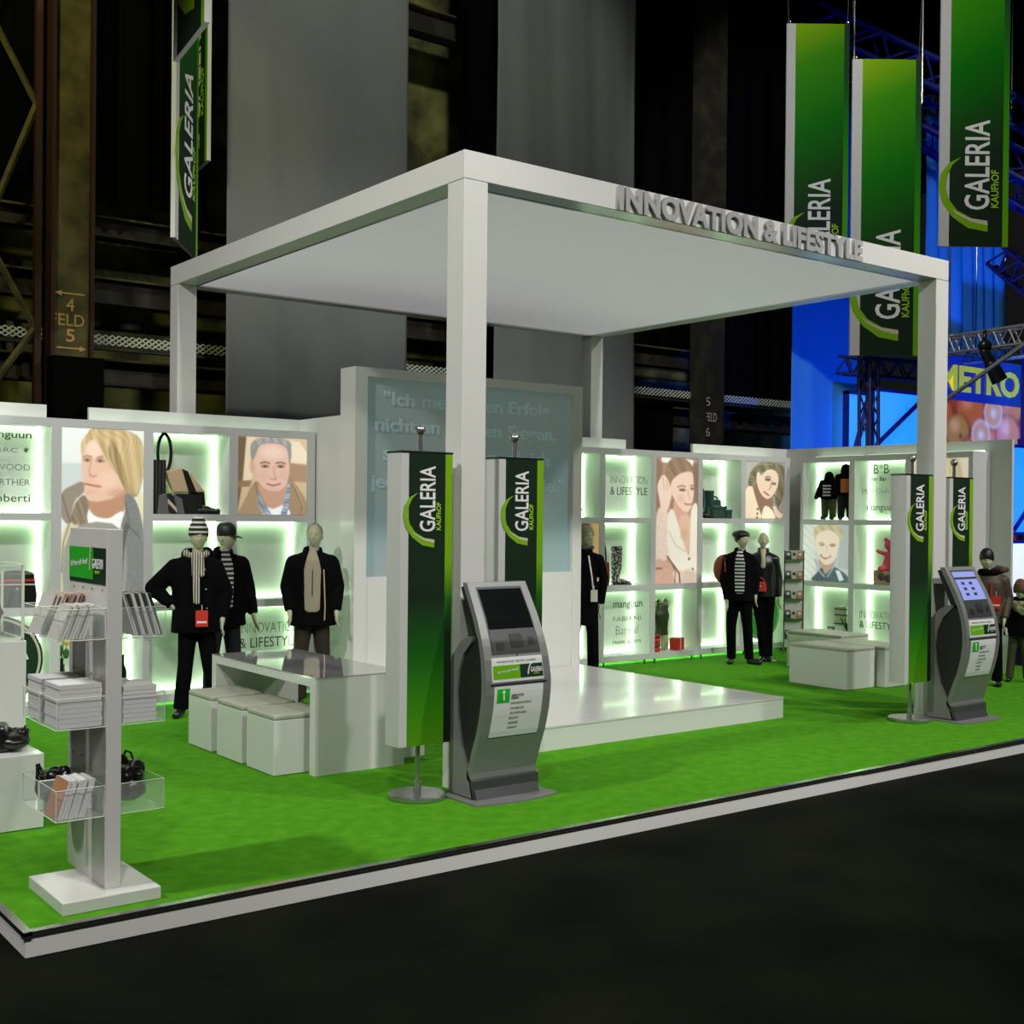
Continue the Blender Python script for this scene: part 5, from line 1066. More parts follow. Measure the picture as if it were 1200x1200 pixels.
def greyman():
    L = [('bg', (222, 196, 158), (206, 176, 136)), ('q', (120, 96, 72), 5, [(545, 190), (590, 190), (570, 440), (545, 600)]), ('q', (236, 214, 176), 6, [(590, 190), (640, 190), (620, 420), (575, 430)]),
     ('q', (246, 226, 196), 8, [(820, 200), (880, 205), (930, 270), (930, 325), (820, 320)]), ('q', (176, 142, 112), 6, [(825, 325), (925, 335), (925, 430), (825, 425)]), ('q', (150, 120, 92), 6, [(548, 430), (620, 428), (610, 460), (548, 465)]),
     ('p', (172, 142, 108), 5, [(548, 600), (570, 560), (640, 430), (690, 500), (700, 620), (548, 620)]), ('p', (168, 138, 104), 5, [(820, 400), (860, 440), (925, 540), (925, 620), (780, 620), (810, 500)]),
     ('p', (206, 156, 132), 6, [(665, 440), (820, 440), (815, 520), (780, 575), (720, 575), (680, 520)]),
     ('p', (246, 246, 246), 5, [(690, 570), (740, 580), (800, 560), (830, 615), (690, 615)]), ('h', (70, 96, 130), 4, [(650, 480), (680, 540), (730, 612), (690, 612), (655, 560)], (205, 215, 228), (1, 0.5, 14)), ('h', (60, 90, 130), 4, [(822, 420), (832, 480), (815, 612), (780, 612), (800, 540)], (210, 220, 232), (1, -0.4, 14)),
     ('p', (236, 190, 170), 6, [(640, 230), (730, 215), (815, 235), (828, 320), (822, 400), (805, 450), (765, 480), (720, 480), (680, 460), (650, 410), (636, 320)]),
     ('e', (222, 168, 146), 0.4, (622, 350, 14, 36)), ('e', (250, 214, 196), 0.9, (730, 270, 60, 35), 0.8), ('e', (226, 172, 152), 0.9, (680, 400, 30, 30), 0.6), ('e', (226, 172, 152), 0.9, (795, 395, 24, 30), 0.6),
     ('p', (150, 148, 146), 6, [(618, 320), (612, 240), (640, 205), (700, 192), (780, 190), (826, 215), (838, 280), (826, 330), (812, 250), (770, 225), (700, 222), (660, 240), (640, 290)]),
     ('h', (120, 118, 118), 5, [(625, 250), (650, 200), (740, 190), (825, 205), (835, 240), (780, 222), (700, 215), (650, 235)], (200, 200, 200), (0.3, 1, 12)),
     ('l', (130, 100, 84), 8, 5, [(668, 332), (690, 324), (716, 330)]), ('l', (130, 100, 84), 8, 5, [(752, 330), (778, 323), (802, 330)]), ('e', (150, 112, 96), 0.7, (692, 348, 22, 9), 0.9), ('e', (150, 112, 96), 0.7, (778, 346, 22, 9), 0.9), ('e', (70, 66, 70), 0.5, (692, 348, 8, 5)), ('e', (70, 66, 70), 0.5, (778, 346, 8, 5)),
     ('l', (214, 160, 140), 9, 8, [(740, 350), (745, 400), (752, 412)]), ('l', (176, 118, 100), 5, 4, [(722, 414), (738, 420), (756, 413)]), ('l', (190, 118, 108), 9, 5, [(704, 444), (738, 454), (776, 442)]), ('l', (140, 84, 76), 3, 3, [(700, 442), (738, 451), (780, 440)]), ('e', (222, 176, 158), 0.9, (740, 472, 30, 8), 0.6),
     ('l', (130, 100, 76), 5, 4, [(840, 440), (870, 490), (900, 560), (890, 612)]), ('l', (206, 180, 146), 4, 4, [(846, 438), (880, 490), (905, 560)]), ('l', (126, 100, 76), 4, 4, [(640, 440), (655, 520), (690, 600)])]
    return paint(545, 925, 188, 612, 130, 145, L)
put_poster('square poster of a grey haired man facing forward, top right of the left wall', (LU[4]+0.05, YF+0.006, RZ[2][1]+0.003), 0, 0.775, 0.794, greyman())
def handwoman():
    L = [('bg', (170, 132, 112), (206, 160, 140)), ('q', (240, 240, 238), 6, [(730, 198), (800, 198), (770, 232), (735, 228)]), ('q', (238, 238, 236), 6, [(890, 200), (945, 210), (935, 250)]), ('q', (140, 104, 84), 10, [(940, 230), (975, 230), (975, 520), (940, 520)]), ('q', (150, 112, 92), 10, [(700, 200), (735, 240), (740, 520), (700, 560)]),
     ('h', (122, 92, 70), 8, [(760, 290), (790, 215), (860, 196), (920, 225), (942, 290), (900, 330), (860, 380), (830, 500), (840, 600), (810, 620), (790, 500), (770, 400)], (176, 142, 114), (0.6, 1, 18)),
     ('p', (212, 160, 138), 7, [(820, 470), (900, 520), (900, 600), (860, 680), (810, 640)]),
     ('p', (240, 200, 180), 7, [(850, 300), (930, 285), (945, 360), (945, 440), (925, 520), (895, 545), (850, 510), (805, 440), (795, 360)]),
     ('l', (130, 96, 80), 7, 5, [(838, 385), (866, 374), (890, 382)]), ('l', (130, 96, 80), 7, 5, [(922, 372), (942, 372)]), ('e', (110, 80, 72), 0.6, (870, 402, 22, 9), 0.9), ('e', (110, 80, 72), 0.6, (935, 392, 12, 9), 0.9), ('l', (216, 168, 148), 8, 7, [(905, 400), (918, 450), (922, 466)]), ('l', (190, 112, 100), 11, 6, [(886, 490), (910, 497), (930, 491)]), ('e', (226, 170, 152), 0.9, (860, 460, 26, 26), 0.6),
     ('p', (226, 198, 184), 8, [(705, 560), (740, 520), (780, 560), (800, 660), (790, 820), (720, 880), (700, 860)]), ('n', 34, [(700, 540), (790, 540), (790, 860), (700, 860)]),
     ('p', (240, 205, 186), 7, [(712, 360), (740, 310), (770, 330), (790, 380), (800, 440), (770, 540), (735, 540), (722, 470), (708, 400)]), ('l', (208, 160, 140), 5, 5, [(742, 330), (752, 400)]), ('l', (208, 160, 140), 5, 5, [(765, 345), (775, 400)]),
     ('p', (234, 224, 208), 7, [(780, 560), (810, 530), (850, 640), (900, 760), (920, 820), (930, 540), (975, 520), (975, 960), (860, 930), (790, 840), (775, 700)]), ('p', (226, 176, 152), 8, [(850, 600), (890, 560), (925, 600), (915, 800), (880, 740)]), ('e', (206, 160, 116), 0.6, (885, 690, 26, 40), 0.6),
     ('p', (206, 158, 138), 8, [(700, 860), (740, 850), (830, 920), (850, 1000), (700, 1000)]), ('p', (224, 196, 178), 8, [(820, 920), (975, 940), (975, 1005), (850, 1005)]), ('n', 30, [(700, 900), (975, 920), (975, 1005), (700, 1005)]),
     ('l', (90, 60, 44), 8, 4, [(775, 830), (820, 890), (855, 940), (860, 1000)]), ('l', (90, 60, 44), 7, 4, [(700, 905), (740, 905)]), ('l', (120, 80, 60), 5, 4, [(800, 860), (830, 930), (825, 1000)]), ('e', (110, 90, 76), 0.4, (920, 848, 8, 9)), ('e', (110, 90, 76), 0.4, (945, 915, 6, 7)), ('l', (180, 165, 148), 5, 5, [(785, 670), (830, 760), (915, 810)])]
    return paint(700, 972, 196, 1004, 110, 230, L)
put_poster('tall poster of a woman holding one hand up to her hair, right wall', (RU[2]+0.05, YF+0.006, RZ[1][1]+0.003), 0, 0.765, RZ[3][0]-RZ[1][1]-0.006, handwoman())
def leanwoman():
    L = [('bg', (150, 145, 138), (120, 104, 88)), ('q', (170, 168, 160), 20, [(558, 310), (680, 310), (600, 500), (558, 560)]), ('q', (150, 140, 128), 8, [(790, 560), (890, 600), (890, 812), (800, 812)]),
     ('h', (70, 62, 44), 7, [(580, 500), (600, 400), (640, 345), (700, 318), (800, 315), (880, 350), (888, 480), (870, 640), (830, 700), (810, 640), (830, 500), (800, 400), (700, 400), (640, 470), (600, 530)], (150, 138, 104), (0.5, 1, 22)),
     ('p', (140, 104, 82), 6, [(660, 500), (760, 600), (780, 700), (730, 760), (680, 812), (650, 700), (620, 560)]),
     ('p', (228, 196, 172), 6, [(690, 430), (740, 380), (800, 380), (835, 430), (830, 520), (790, 600), (750, 635), (710, 620), (670, 560), (650, 480), (650, 420), (668, 400)]),
     ('p', (236, 210, 178), 6, [(558, 570), (610, 530), (640, 620), (670, 720), (690, 812), (558, 812)]), ('p', (238, 216, 188), 6, [(720, 700), (780, 730), (810, 812), (700, 812)]), ('p', (226, 192, 164), 6, [(790, 700), (840, 720), (878, 770), (850, 808), (815, 780)]),
     ('e', (90, 76, 62), 0.7, (745, 465, 24, 13), 0.9), ('e', (90, 76, 62), 0.7, (798, 500, 18, 11), 0.9), ('l', (80, 62, 48), 6, 5, [(722, 448), (745, 436), (770, 445)]), ('l', (176, 132, 108), 9, 8, [(780, 480), (765, 540), (755, 552)]), ('l', (160, 84, 72), 13, 5, [(715, 575), (735, 590), (752, 604)]),
     ('e', (50, 40, 34), 0.4, (661, 727, 7, 10)), ('e', (50, 40, 34), 0.4, (659, 767, 7, 10)), ('e', (50, 40, 34), 0.4, (656, 802, 7, 9)), ('l', (60, 54, 40), 6, 5, [(800, 600), (850, 660), (830, 720), (870, 760)]), ('l', (190, 170, 130), 5, 5, [(600, 400), (640, 350), (700, 330), (780, 330)])]
    return paint(558, 888, 312, 810, 110, 150, L)
put_poster('square poster of a curly haired woman leaning her head, far corner of the right wall', (RU[4]+0.05, YF+0.006, RZ[2][1]+0.003), 0, 0.815, 0.794, leanwoman())
def boy():
    L = [('bg', (214, 218, 216), (190, 196, 198)), ('h', (176, 176, 170), 6, [(300, 815), (400, 815), (420, 1292), (300, 1292)], (238, 238, 234), (1, 0.8, 16)), ('q', (176, 182, 190), 20, [(620, 815), (700, 815), (700, 1180), (600, 1180)]),
     ('h', (168, 146, 106), 7, [(395, 900), (400, 850), (440, 815), (520, 812), (600, 822), (645, 860), (640, 930), (620, 980), (600, 900), (520, 860), (430, 900), (415, 980)], (226, 210, 172), (0.7, 1, 20)),
     ('p', (196, 156, 132), 6, [(450, 1100), (560, 1100), (560, 1180), (500, 1230), (450, 1180)]), ('p', (70, 88, 104), 6, [(390, 1292), (420, 1230), (470, 1180), (500, 1230), (570, 1170), (620, 1190), (680, 1230), (690, 1292)]), ('q', (220, 226, 232), 6, [(585, 1190), (625, 1200), (660, 1270), (620, 1285)]), ('l', (160, 178, 196), 14, 6, [(410, 1110), (440, 1200), (490, 1250)]), ('l', (150, 170, 190), 12, 6, [(590, 1100), (570, 1170), (520, 1250)]),
     ('p', (240, 214, 196), 7, [(425, 900), (510, 870), (600, 900), (618, 970), (600, 1050), (560, 1130), (500, 1150), (450, 1110), (425, 1030), (412, 960)]),
     ('l', (130, 104, 86), 7, 5, [(440, 975), (466, 968), (490, 980)]), ('l', (130, 104, 86), 7, 5, [(535, 985), (560, 975), (585, 982)]), ('e', (120, 92, 80), 0.7, (466, 988, 20, 6), 0.9), ('e', (120, 92, 80), 0.7, (560, 992, 20, 6), 0.9), ('l', (220, 180, 160), 8, 7, [(512, 985), (508, 1040)]), ('l', (170, 96, 86), 18, 6, [(462, 1075), (495, 1098), (540, 1080)]), ('l', (250, 248, 244), 8, 4, [(468, 1076), (497, 1090), (534, 1080)])]
    return paint(300, 695, 815, 1292, 110, 125, L)
put_poster('square poster of a smiling boy with fair curly hair, side shelving', side(0.05, 0.006, RZ[1][1]+0.003), R(-90), 0.775, 0.789, boy())
def palegirl():
    L = [('bg', (240, 226, 204), (232, 214, 196)), ('h', (196, 166, 120), 8, [(20, 0), (80, 0), (90, 60), (80, 140), (60, 120), (30, 40)], (244, 226, 186), (0.4, 1, 12)),
     ('p', (240, 204, 184), 6, [(10, 10), (45, 10), (60, 50), (55, 95), (35, 120), (10, 110), (0, 60)]), ('e', (90, 70, 60), 0.6, (20, 48, 6, 3)), ('e', (90, 70, 60), 0.6, (44, 50, 5, 3)), ('l', (190, 100, 90), 4, 3, [(22, 88), (34, 91), (44, 87)]), ('p', (226, 206, 190), 8, [(0, 120), (30, 130), (60, 130), (100, 170), (100, 260), (0, 260)]), ('p', (206, 170, 150), 10, [(10, 160), (50, 170), (60, 230), (20, 240)])]
    return paint(0, 100, 0, 230, 50, 110, L)
put_poster('tall pale poster of a fair haired girl, right of the pavilion right column', side(1.81, 0.006, RZ[1][1]+0.003), R(-90), 0.82, RZ[3][0]-RZ[1][1]-0.006, palegirl())
def hatwoman():
    L = [('bg', (196, 160, 96), (206, 170, 110)), ('p', (96, 70, 50), 6, [(40, 0), (80, 0), (85, 40), (70, 70), (45, 60)]), ('p', (232, 178, 146), 6, [(40, 45), (62, 55), (66, 90), (52, 120), (30, 110), (30, 70)]), ('e', (110, 80, 60), 0.6, (44, 72, 5, 3)), ('l', (180, 90, 80), 4, 3, [(40, 96), (52, 97)]), ('p', (28, 26, 24), 6, [(30, 120), (60, 110), (100, 150), (100, 200), (0, 200), (0, 150)])]
    return paint(0, 100, 0, 110, 50, 55, L)
put_poster('square poster on a mustard background, mostly hidden behind the tall screen edge', (RU[0]+0.05, YF+0.006, RZ[1][1]+0.003), 0, 0.775, 0.789, hatwoman())

# ================================================================== MANNEQUINS
CAM = Vector((-1.60586, -5.71757, 1.925))
def head_into(mb, c, s=1.0, turn=0.0, n=36, m=28):
    """sculpted head centred at c; the face looks towards -y before turning"""
    vs = []; ct, st = math.cos(turn), math.sin(turn)
    for i in range(m+1):
        th = math.pi*i/m
        for k in range(n):
            a = 2*math.pi*k/n; sn = max(0.0, math.sin(th))**(0.78 if th < 1.571 else 0.9); x = sn*math.cos(a); y = sn*math.sin(a); z = math.cos(th)
            front = max(0, -y)
            rx, ry, rz = 0.075, 0.095, 0.118
            if z < 0: rx *= 1-0.30*(-z)**1.3; ry *= 1-0.10*(-z)
            X, Y, Z = x*rx, y*ry, z*rz
            if y > 0 and z < -0.2: Y *= 1-0.55*min(1, (-z-0.2)/0.6)
            g = lambda cx, cz, sx, sz: math.exp(-((X-cx)/sx)**2-((Z-cz)/sz)**2)*(1 if y < 0 else 0)
            Y -= 0.022*g(0, -0.018, 0.011, 0.018)+0.010*g(0, 0.008, 0.008, 0.02)
            Y -= 0.007*g(0, 0.030, 0.045, 0.010)
            Y += 0.012*(g(0.030, 0.010, 0.016, 0.012)+g(-0.030, 0.010, 0.016, 0.012))
            Y -= 0.006*g(0, -0.052, 0.018, 0.006)+0.006*g(0, -0.066, 0.016, 0.006)-0.003*g(0, -0.059, 0.02, 0.003)
            Y -= 0.010*g(0, -0.095, 0.02, 0.014)
            X, Y = X*s, Y*s; vs.append((c[0]+X*ct-Y*st, c[1]+X*st+Y*ct, c[2]+Z*s))
    fs = [(i*n+k, (i+1)*n+k, (i+1)*n+(k+1) % n, i*n+(k+1) % n) for i in range(m) for k in range(n)]
    mb.add(vs, fs)
    for sx in (-1, 1):
        X, Y = sx*0.073*s, 0.010*s; mb.ball((c[0]+X*ct-Y*st, c[1]+X*st+Y*ct, c[2]-0.008*s), (0.011*s, 0.016*s, 0.028*s), 10, 8)
def hand_into(mb, w, d, s=1.0, side_=1):
    """palm and five fingers from wrist w along direction d"""
    w = Vector(w); d = Vector(d).normalized(); lat = Vector((0, 1, 0)) if abs(d.y) < 0.8 else Vector((1, 0, 0)); lat = (lat-d*lat.dot(d)).normalized(); nrm = d.cross(lat)
    pe = w+d*0.085*s
    mb.cap(w-d*0.02, (0.026*s, 0.024*s), w+d*0.03*s, (0.024*s, 0.036*s)); mb.cap(w+d*0.03*s, (0.020*s, 0.038*s), pe, (0.016*s, 0.040*s))
    for i, L in enumerate((0.068, 0.078, 0.074, 0.058)):
        b = pe+lat*((i-1.5)*-0.021*s); q = b+d*L*0.55*s+nrm*0.006*side_*s+lat*((i-1.5)*-0.004*s); e = q+d*L*0.45*s+nrm*0.020*side_*s
        mb.cap(b-d*0.02*s, (0.0095*s, 0.0095*s), q, (0.009*s, 0.009*s), n=10); mb.cap(q, (0.009*s, 0.009*s), e, (0.0075*s, 0.0075*s), n=10)
    b = w+d*0.025*s+lat*0.03*s; q = b+d*0.035*s+lat*0.024*s+nrm*0.008*s; e = q+d*0.032*s+lat*0.004*s
    mb.cap(b, (0.013*s, 0.013*s), q, (0.011*s, 0.011*s), n=10); mb.cap(q, (0.011*s, 0.011*s), e, (0.009*s, 0.009*s), n=10)
def mannequin(label, loc, H=1.83, J=None, jacket='black', hem=0.84, trousers='black', head_turn=0.0, body_turn=0.0, shoulder=1.0, collar='black', inner=None, female=False, feet='blackp', bulk=1.0, coat_m=None):
    k = H/1.83; f = math.atan2(CAM.x-loc[0], -(CAM.y-loc[1]))
    t = thing('mannequin', label, 'mannequin', loc, f+body_turn)
    w = 0.85 if female else 1.0
    D = dict(pelvis=(0, 0, .97), waist=(0, 0, 1.13), chest=(0, 0, 1.34), neck=(0, 0.01, 1.53), head=(0, -.015, 1.70),
             shL=(-.175*w, 0, 1.425), elL=(-.24*w, .03, 1.19), haL=(-.25*w, -.03, .95), shR=(.175*w, 0, 1.425), elR=(.24*w, .03, 1.19), haR=(.25*w, -.03, .95),
             knL=(-.11, -.01, .52), anL=(-.12, .03, .09), knR=(.11, -.01, .52), anR=(.12, .03, .09), toL=(-.02, -.17), toR=(.02, -.17))
    if J: D.update(J)
    V = {a: Vector(b)*k if len(b) == 3 else b for a, b in D.items()}
    mb = MB(); C = lambda a, ra, b, rb, **kw: mb.cap(a, (ra[0]*k, ra[1]*k), b, (rb[0]*k, rb[1]*k), **kw)
    C(V['pelvis'], (.12*w, .09), V['chest'], (.13*w, .09)); C(V['chest'], (.12*w, .08), V['neck'], (.05, .05)); C(V['neck']-Vector((0, 0, .05)), (.052*w, .055), V['head']-Vector((0, -.01, .08*k)), (.048*w, .052))
    head_into(mb, V['head'], k*(0.95 if female else 1.0), head_turn)
    for s in 'LR':
        C(V['sh'+s], (.05*w, .05), V['el'+s], (.038*w, .038)); C(V['el'+s], (.036*w, .036), V['ha'+s], (.025, .025)); d = V['ha'+s]-V['el'+s]; hand_into(mb, V['ha'+s]+d.normalized()*0.01, d, k*1.0, -1 if s == 'L' else 1)
        hp = V['pelvis']+Vector((-.09*k if s == 'L' else .09*k, 0, -.02)); C(hp, (.075*w, .075), V['kn'+s], (.05, .05)); C(V['kn'+s], (.048, .048), V['an'+s], (.034, .034))
    blob('body', mb, M['skin'], t, 0.0065, 2)
    # trousers
    mb = MB()
    if female: rr = (.10, .07, .062)
    else: rr = (.098, .072, .072)
    C(V['pelvis']+Vector((0, 0, .08*k)), (.15*w, .11), V['pelvis']-Vector((0, 0, .05*k)), (.155*w, .115))
    for s in 'LR':
        hp = V['pelvis']+Vector((-.075*k if s == 'L' else .075*k, 0, -.06*k)); C(hp, (rr[0], rr[0]), V['kn'+s], (rr[1], rr[1]*1.05)); C(V['kn'+s], (rr[1], rr[1]*1.05), V['an'+s]-Vector((0, 0, .02)), (rr[2], rr[2]*1.1), cap1=False)
    blob('trousers', mb, M[trousers], t, 0.011, 3)
    # shoes
    for s in 'LR':
        a = V['an'+s]; to = V['to'+s]; mb = MB(); tp = Vector((a.x+to[0]*k, a.y+to[1]*k, 0.035*k))
        C(Vector((a.x, a.y+.02, .06*k)), (.042, .055), Vector((a.x, a.y, .045*k)), (.045, .05)); C(Vector((a.x, a.y, .042*k)), (.045, .042), tp, (.042, .033))
        blob('shoe', mb, M[feet], t, 0.01, 2)
    # jacket
    mb = MB(); b = bulk; n0 = V['neck']
    C(V['chest'], (.195*w*b, .125*b), V['waist'], (.18*w*b, .125*b)); C(V['chest']+Vector((0, 0, .06*k)), (.15*w*b, .11*b), n0-Vector((0, 0, .02*k)), (.075, .07))
    hemz = Vector((V['pelvis'].x, V['pelvis'].y, hem*k)); C(V['waist'], (.18*w*b, .125*b), hemz, (.20*w*b, .145*b), cap1=False)
    for q in 'LR': C(n0-Vector((0, 0, .055*k)), (.075*b, .085*b), V['sh'+q]-Vector((0, 0, .01*k)), (.07*b, .078*b))
    for s in 'LR':
        C(V['sh'+s]-Vector((0, 0, .012*k)), (.078*b*w, .082*b*w), V['el'+s], (.067*b*w, .067*b*w)); d = (V['ha'+s]-V['el'+s]); C(V['el'+s], (.067*b*w, .067*b*w), V['el'+s]+d*0.99, (.05*w, .05*w), cap1=False)
    blob('jacket', mb, coat_m or M[jacket], t, 0.012, 3)
    if collar:
        mb = MB(); n = 28; vs = []; fs = []
        for ring, (r, z, fr) in enumerate(((.088, -.06, 0.0), (.105, -.01, .01), (.092, .04, .02), (.074, .03, .0), (.07, -.05, 0.0))):
            for q in range(n): a = 2*math.pi*q/n; lift = 0.025*math.sin(a); vs.append((n0.x+r*k*math.cos(a)*w, n0.y+r*k*math.sin(a)*1.05, n0.z+(z+lift)*k))
        for i in range(4):
            for q in range(n): fs.append((i*n+q, i*n+(q+1) % n, (i+1)*n+(q+1) % n, (i+1)*n+q))
        mb.add(vs, fs); o = build('collar', mb, coat_m or M[collar], t, smooth=True)
    if inner:
        mb = MB(); m_, wd, z1 = inner; c = V['chest']
        yy = -(.125*b*k)
        mb.cap((n0.x, n0.y-.085*k, n0.z+.01), (.04*k, .02), (c.x, c.y-.122*b*k, c.z+.10*k), (wd*k*0.8, .022)); mb.cap((c.x, c.y-.122*b*k, c.z+.10*k), (wd*k*0.8, .022), (c.x, c.y+yy-.004, c.z), (wd*k, .016)); mb.cap((c.x, c.y+yy-.004, c.z), (wd*k, .014), (V['waist'].x, V['waist'].y+yy-.004, z1*k), (wd*k*0.9, .014)); blob('shirt_front', mb, M[m_], t, 0.008, 2)
    t['_k'] = k
    return t, V
def P3(c, pts): return [Vector(c)+Vector(p) for p in pts]
def beanie(t, c, m, k=1.0, turn=0.0, top=0.0):
    mb = MB(); vs = []; n = 28; prof = [(0.092, -0.005), (0.098, 0.02), (0.097, 0.05), (0.092, 0.08), (0.078, 0.112), (0.055, 0.138+top), (0.03, 0.15+top), (0.0, 0.155+top)]
    for r, z in prof:
        for q in range(n): a = 2*math.pi*q/n; vs.append((c[0]+r*k*0.92*math.cos(a), c[1]+r*k*1.12*math.sin(a)+0.01*k, c[2]+(z+0.02*math.sin(a)*-1*(1-z/0.2))*k+0.015*k))
    fs = [(i*n+q, i*n+(q+1) % n, (i+1)*n+(q+1) % n, (i+1)*n+q) for i in range(len(prof)-1) for q in range(n)]
    mb.add(vs, fs); return build('beanie', mb, m, t, smooth=True)
def tagcard(t, c, m='red', w=0.11, h=0.15, words=True, name='price_card'):
    mb = MB(); mb.box(c[0]-w/2, c[0]+w/2, c[1]-0.003, c[1], c[2]-h/2, c[2]+h/2); o = build(name, mb, M[m], t)
    if words: mb = MB(); mb.box(c[0]-w*0.4, c[0]+w*0.4, c[1]-0.0045, c[1]-0.003, c[2]-h*0.28, c[2]-h*0.16); build('white_band', mb, M['paper'], o)
    mb = MB(); mb.tube([(c[0], c[1], c[2]+h/2), (c[0], c[1]+0.01, c[2]+h/2+0.05)], 0.003, 5); build('string', mb, M['paper'], o)
    return o
# M1: striped beanie, hand on hip
t, V = mannequin('mannequin in a striped beanie and scarf with one hand on the hip, leftmost of all', (2.96, 5.18, 0), 1.80,
    dict(pelvis=(.04, 0, .98), waist=(.035, 0, 1.13), chest=(.02, 0, 1.34), neck=(.03, .01, 1.53), head=(.05, -.02, 1.70), shL=(-.16, 0, 1.42), elL=(-.36, .05, 1.22), haL=(-.19, -.02, 1.06), shR=(.20, 0, 1.42), elR=(.30, .02, 1.18), haR=(.28, -.05, .94),
    knL=(-.06, -.01, .50), anL=(-.10, .02, .09), knR=(.16, 0, .50), anR=(.24, .03, .09), toL=(-.04, -.17)), hem=.80, head_turn=0.15, bulk=1.2)
beanie(t, V['head'], M['bstripe'], 1.02, 0, 0.03)
mb = MB(); n0 = V['neck']
mb.tube([(n0.x+0.095*math.cos(a), n0.y+0.09*math.sin(a), n0.z+0.02+0.02*math.sin(a)) for a in np.linspace(0, 6.283, 20)[:-1]], 0.03, 10, True); sc = build('scarf_loop', mb, M['scarf'], t, smooth=True)
mb = MB(); mb.cap((n0.x-0.01, -0.135, n0.z-0.02), (0.035, 0.02), (n0.x+0.0, -0.178, 1.28), (0.036, 0.012)); mb.cap((n0.x+0.0, -0.178, 1.28), (0.036, 0.012), (n0.x+0.01, -0.178, 1.08), (0.034, 0.010)); blob('scarf_end', mb, M['scarf'], t, 0.008, 1)
mb = MB(); mb.cap((n0.x+0.045, -0.12, n0.z-0.01), (0.028, 0.02), (n0.x+0.05, -0.16, 1.33), (0.028, 0.012)); blob('scarf_end', mb, M['scarf'], t, 0.008, 1)
mb = MB(); mb.cap((n0.x-.08, .07, n0.z), (.07, .05), (n0.x+.10, .07, n0.z+.01), (.07, .05)); blob('hood', mb, M['black'], t, 0.012, 2)
tagcard(t, (n0.x+0.055, -0.20, 0.93))
mb = MB(); [mb.ball((x, -0.168, z), (0.008, 0.005, 0.008), 8, 6) for x, z in ((0.11, 1.38), (0.12, 1.2), (0.13, 1.02))]; build('buttons', mb, M['steel'], t, smooth=True)
# M2: cap
t, V = mannequin('mannequin in a black cap and dark jacket over a striped sweater, beside the beanie one', (3.38, 5.44, 0), 1.81,
    dict(head=(.02, -.03, 1.685), haR=(.29, -.06, .93), elR=(.25, .03, 1.19)), hem=.82, head_turn=0.9, inner=('hstripe', .072, 1.02), body_turn=R(14), bulk=1.16, trousers='jean')
c = V['head']; ct, st = math.cos(.9), math.sin(.9)
mb = MB(); vs = []; n = 28; prof = [(0.088, 0.0), (0.093, 0.03), (0.09, 0.07), (0.075, 0.105), (0.045, 0.128), (0.0, 0.135)]
for r, z in prof:
    for q in range(n): a = 2*math.pi*q/n; X, Y = r*0.9*math.cos(a), r*1.1*math.sin(a); vs.append((c.x+X*ct-Y*st, c.y+X*st+Y*ct, c.z+z+0.018))
mb.add(vs, [(i*n+q, i*n+(q+1) % n, (i+1)*n+(q+1) % n, (i+1)*n+q) for i in range(5) for q in range(n)]); build('cap', mb, M['cap'], t, smooth=True)
mb = MB(); pts = [(-0.07, -0.06), (-0.06, -0.12), (0, -0.17), (0.06, -0.12), (0.07, -0.06)]; mb.prism(pts, 0.008, 0.016, 'xy'); mb.v = [(c.x+X*ct-Y*st, c.y+X*st+Y*ct, c.z+Z+0.012+0.25*(Y+0.06)) for X, Y, Z in mb.v]; build('cap_brim', mb, M['cap'], t)
# M3: bare head, beige sweater
t, V = mannequin('bareheaded mannequin in an open dark jacket over a beige zip sweater', (4.20, 5.15, 0), 1.82, dict(head=(.02, -.02, 1.695), haL=(-.22, -.08, .95), haR=(.24, -.06, .95)),
    hem=.80, trousers='trous', inner=('beige', .09, .98), head_turn=-0.1, bulk=1.22)
c = V['head']; mb = MB(); mb.ball((c.x, c.y+0.018, c.z+0.03), (0.081, 0.098, 0.10), 24, 16); o = build('short_hair', mb, mat('moulded_hair', (0.26, 0.25, 0.18), 0.7), t, smooth=True)
mb = MB()
for sx in (-1, 1): mb.cap((sx*0.08, -0.14, 1.44), (0.028, 0.012), (sx*0.10, -0.16, 1.1), (0.02, 0.01))
blob('lapels', mb, M['black'], t, 0.008, 1)
mb = MB(); mb.tube([(0.0, -0.172, 1.36), (0.0, -0.175, 1.1)], 0.004, 6); build('zip', mb, M['ink'], t)
mb = MB(); mb.tube([(0.11, -0.155, 1.36), (0.125, -0.172, 1.0), (0.12, -0.175, 0.86)], 0.006, 6); build('yellow_piping', mb, M['tan'], t)
# M4: coat at the edge of the screen
t, V = mannequin('mannequin in a long black coat and grey scarf beside the tall screen edge', (7.90, 5.30, 0), 1.80, dict(head=(.03, -.02, 1.685), haL=(-.10, -.17, .84), elL=(-.24, -.02, 1.12), haR=(.2, -.02, .88)), hem=.62, head_turn=0.5, female=False, bulk=0.86)
c = V['head']; mb = MB(); mb.ball((c.x, c.y+0.012, c.z+0.035), (0.086, 0.10, 0.10), 24, 16); build('knitted_cap', mb, M['cream'] if False else mat('olive_knit', (0.30, 0.31, 0.20), 0.9), t, smooth=True)
mb = MB(); n0 = V['neck']; mb.tube([(n0.x+0.09*math.cos(a), n0.y+0.085*math.sin(a), n0.z+0.03) for a in np.linspace(0, 6.283, 20)[:-1]], 0.03, 10, True); build('scarf_loop', mb, M['kioskd'], t, smooth=True)
mb = MB(); mb.tube([(0.05, -0.15, 1.44), (0.09, -0.165, 1.2), (0.11, -0.165, 1.02)], 0.010, 6); build('white_lanyard', mb, M['paper'], t, smooth=True)
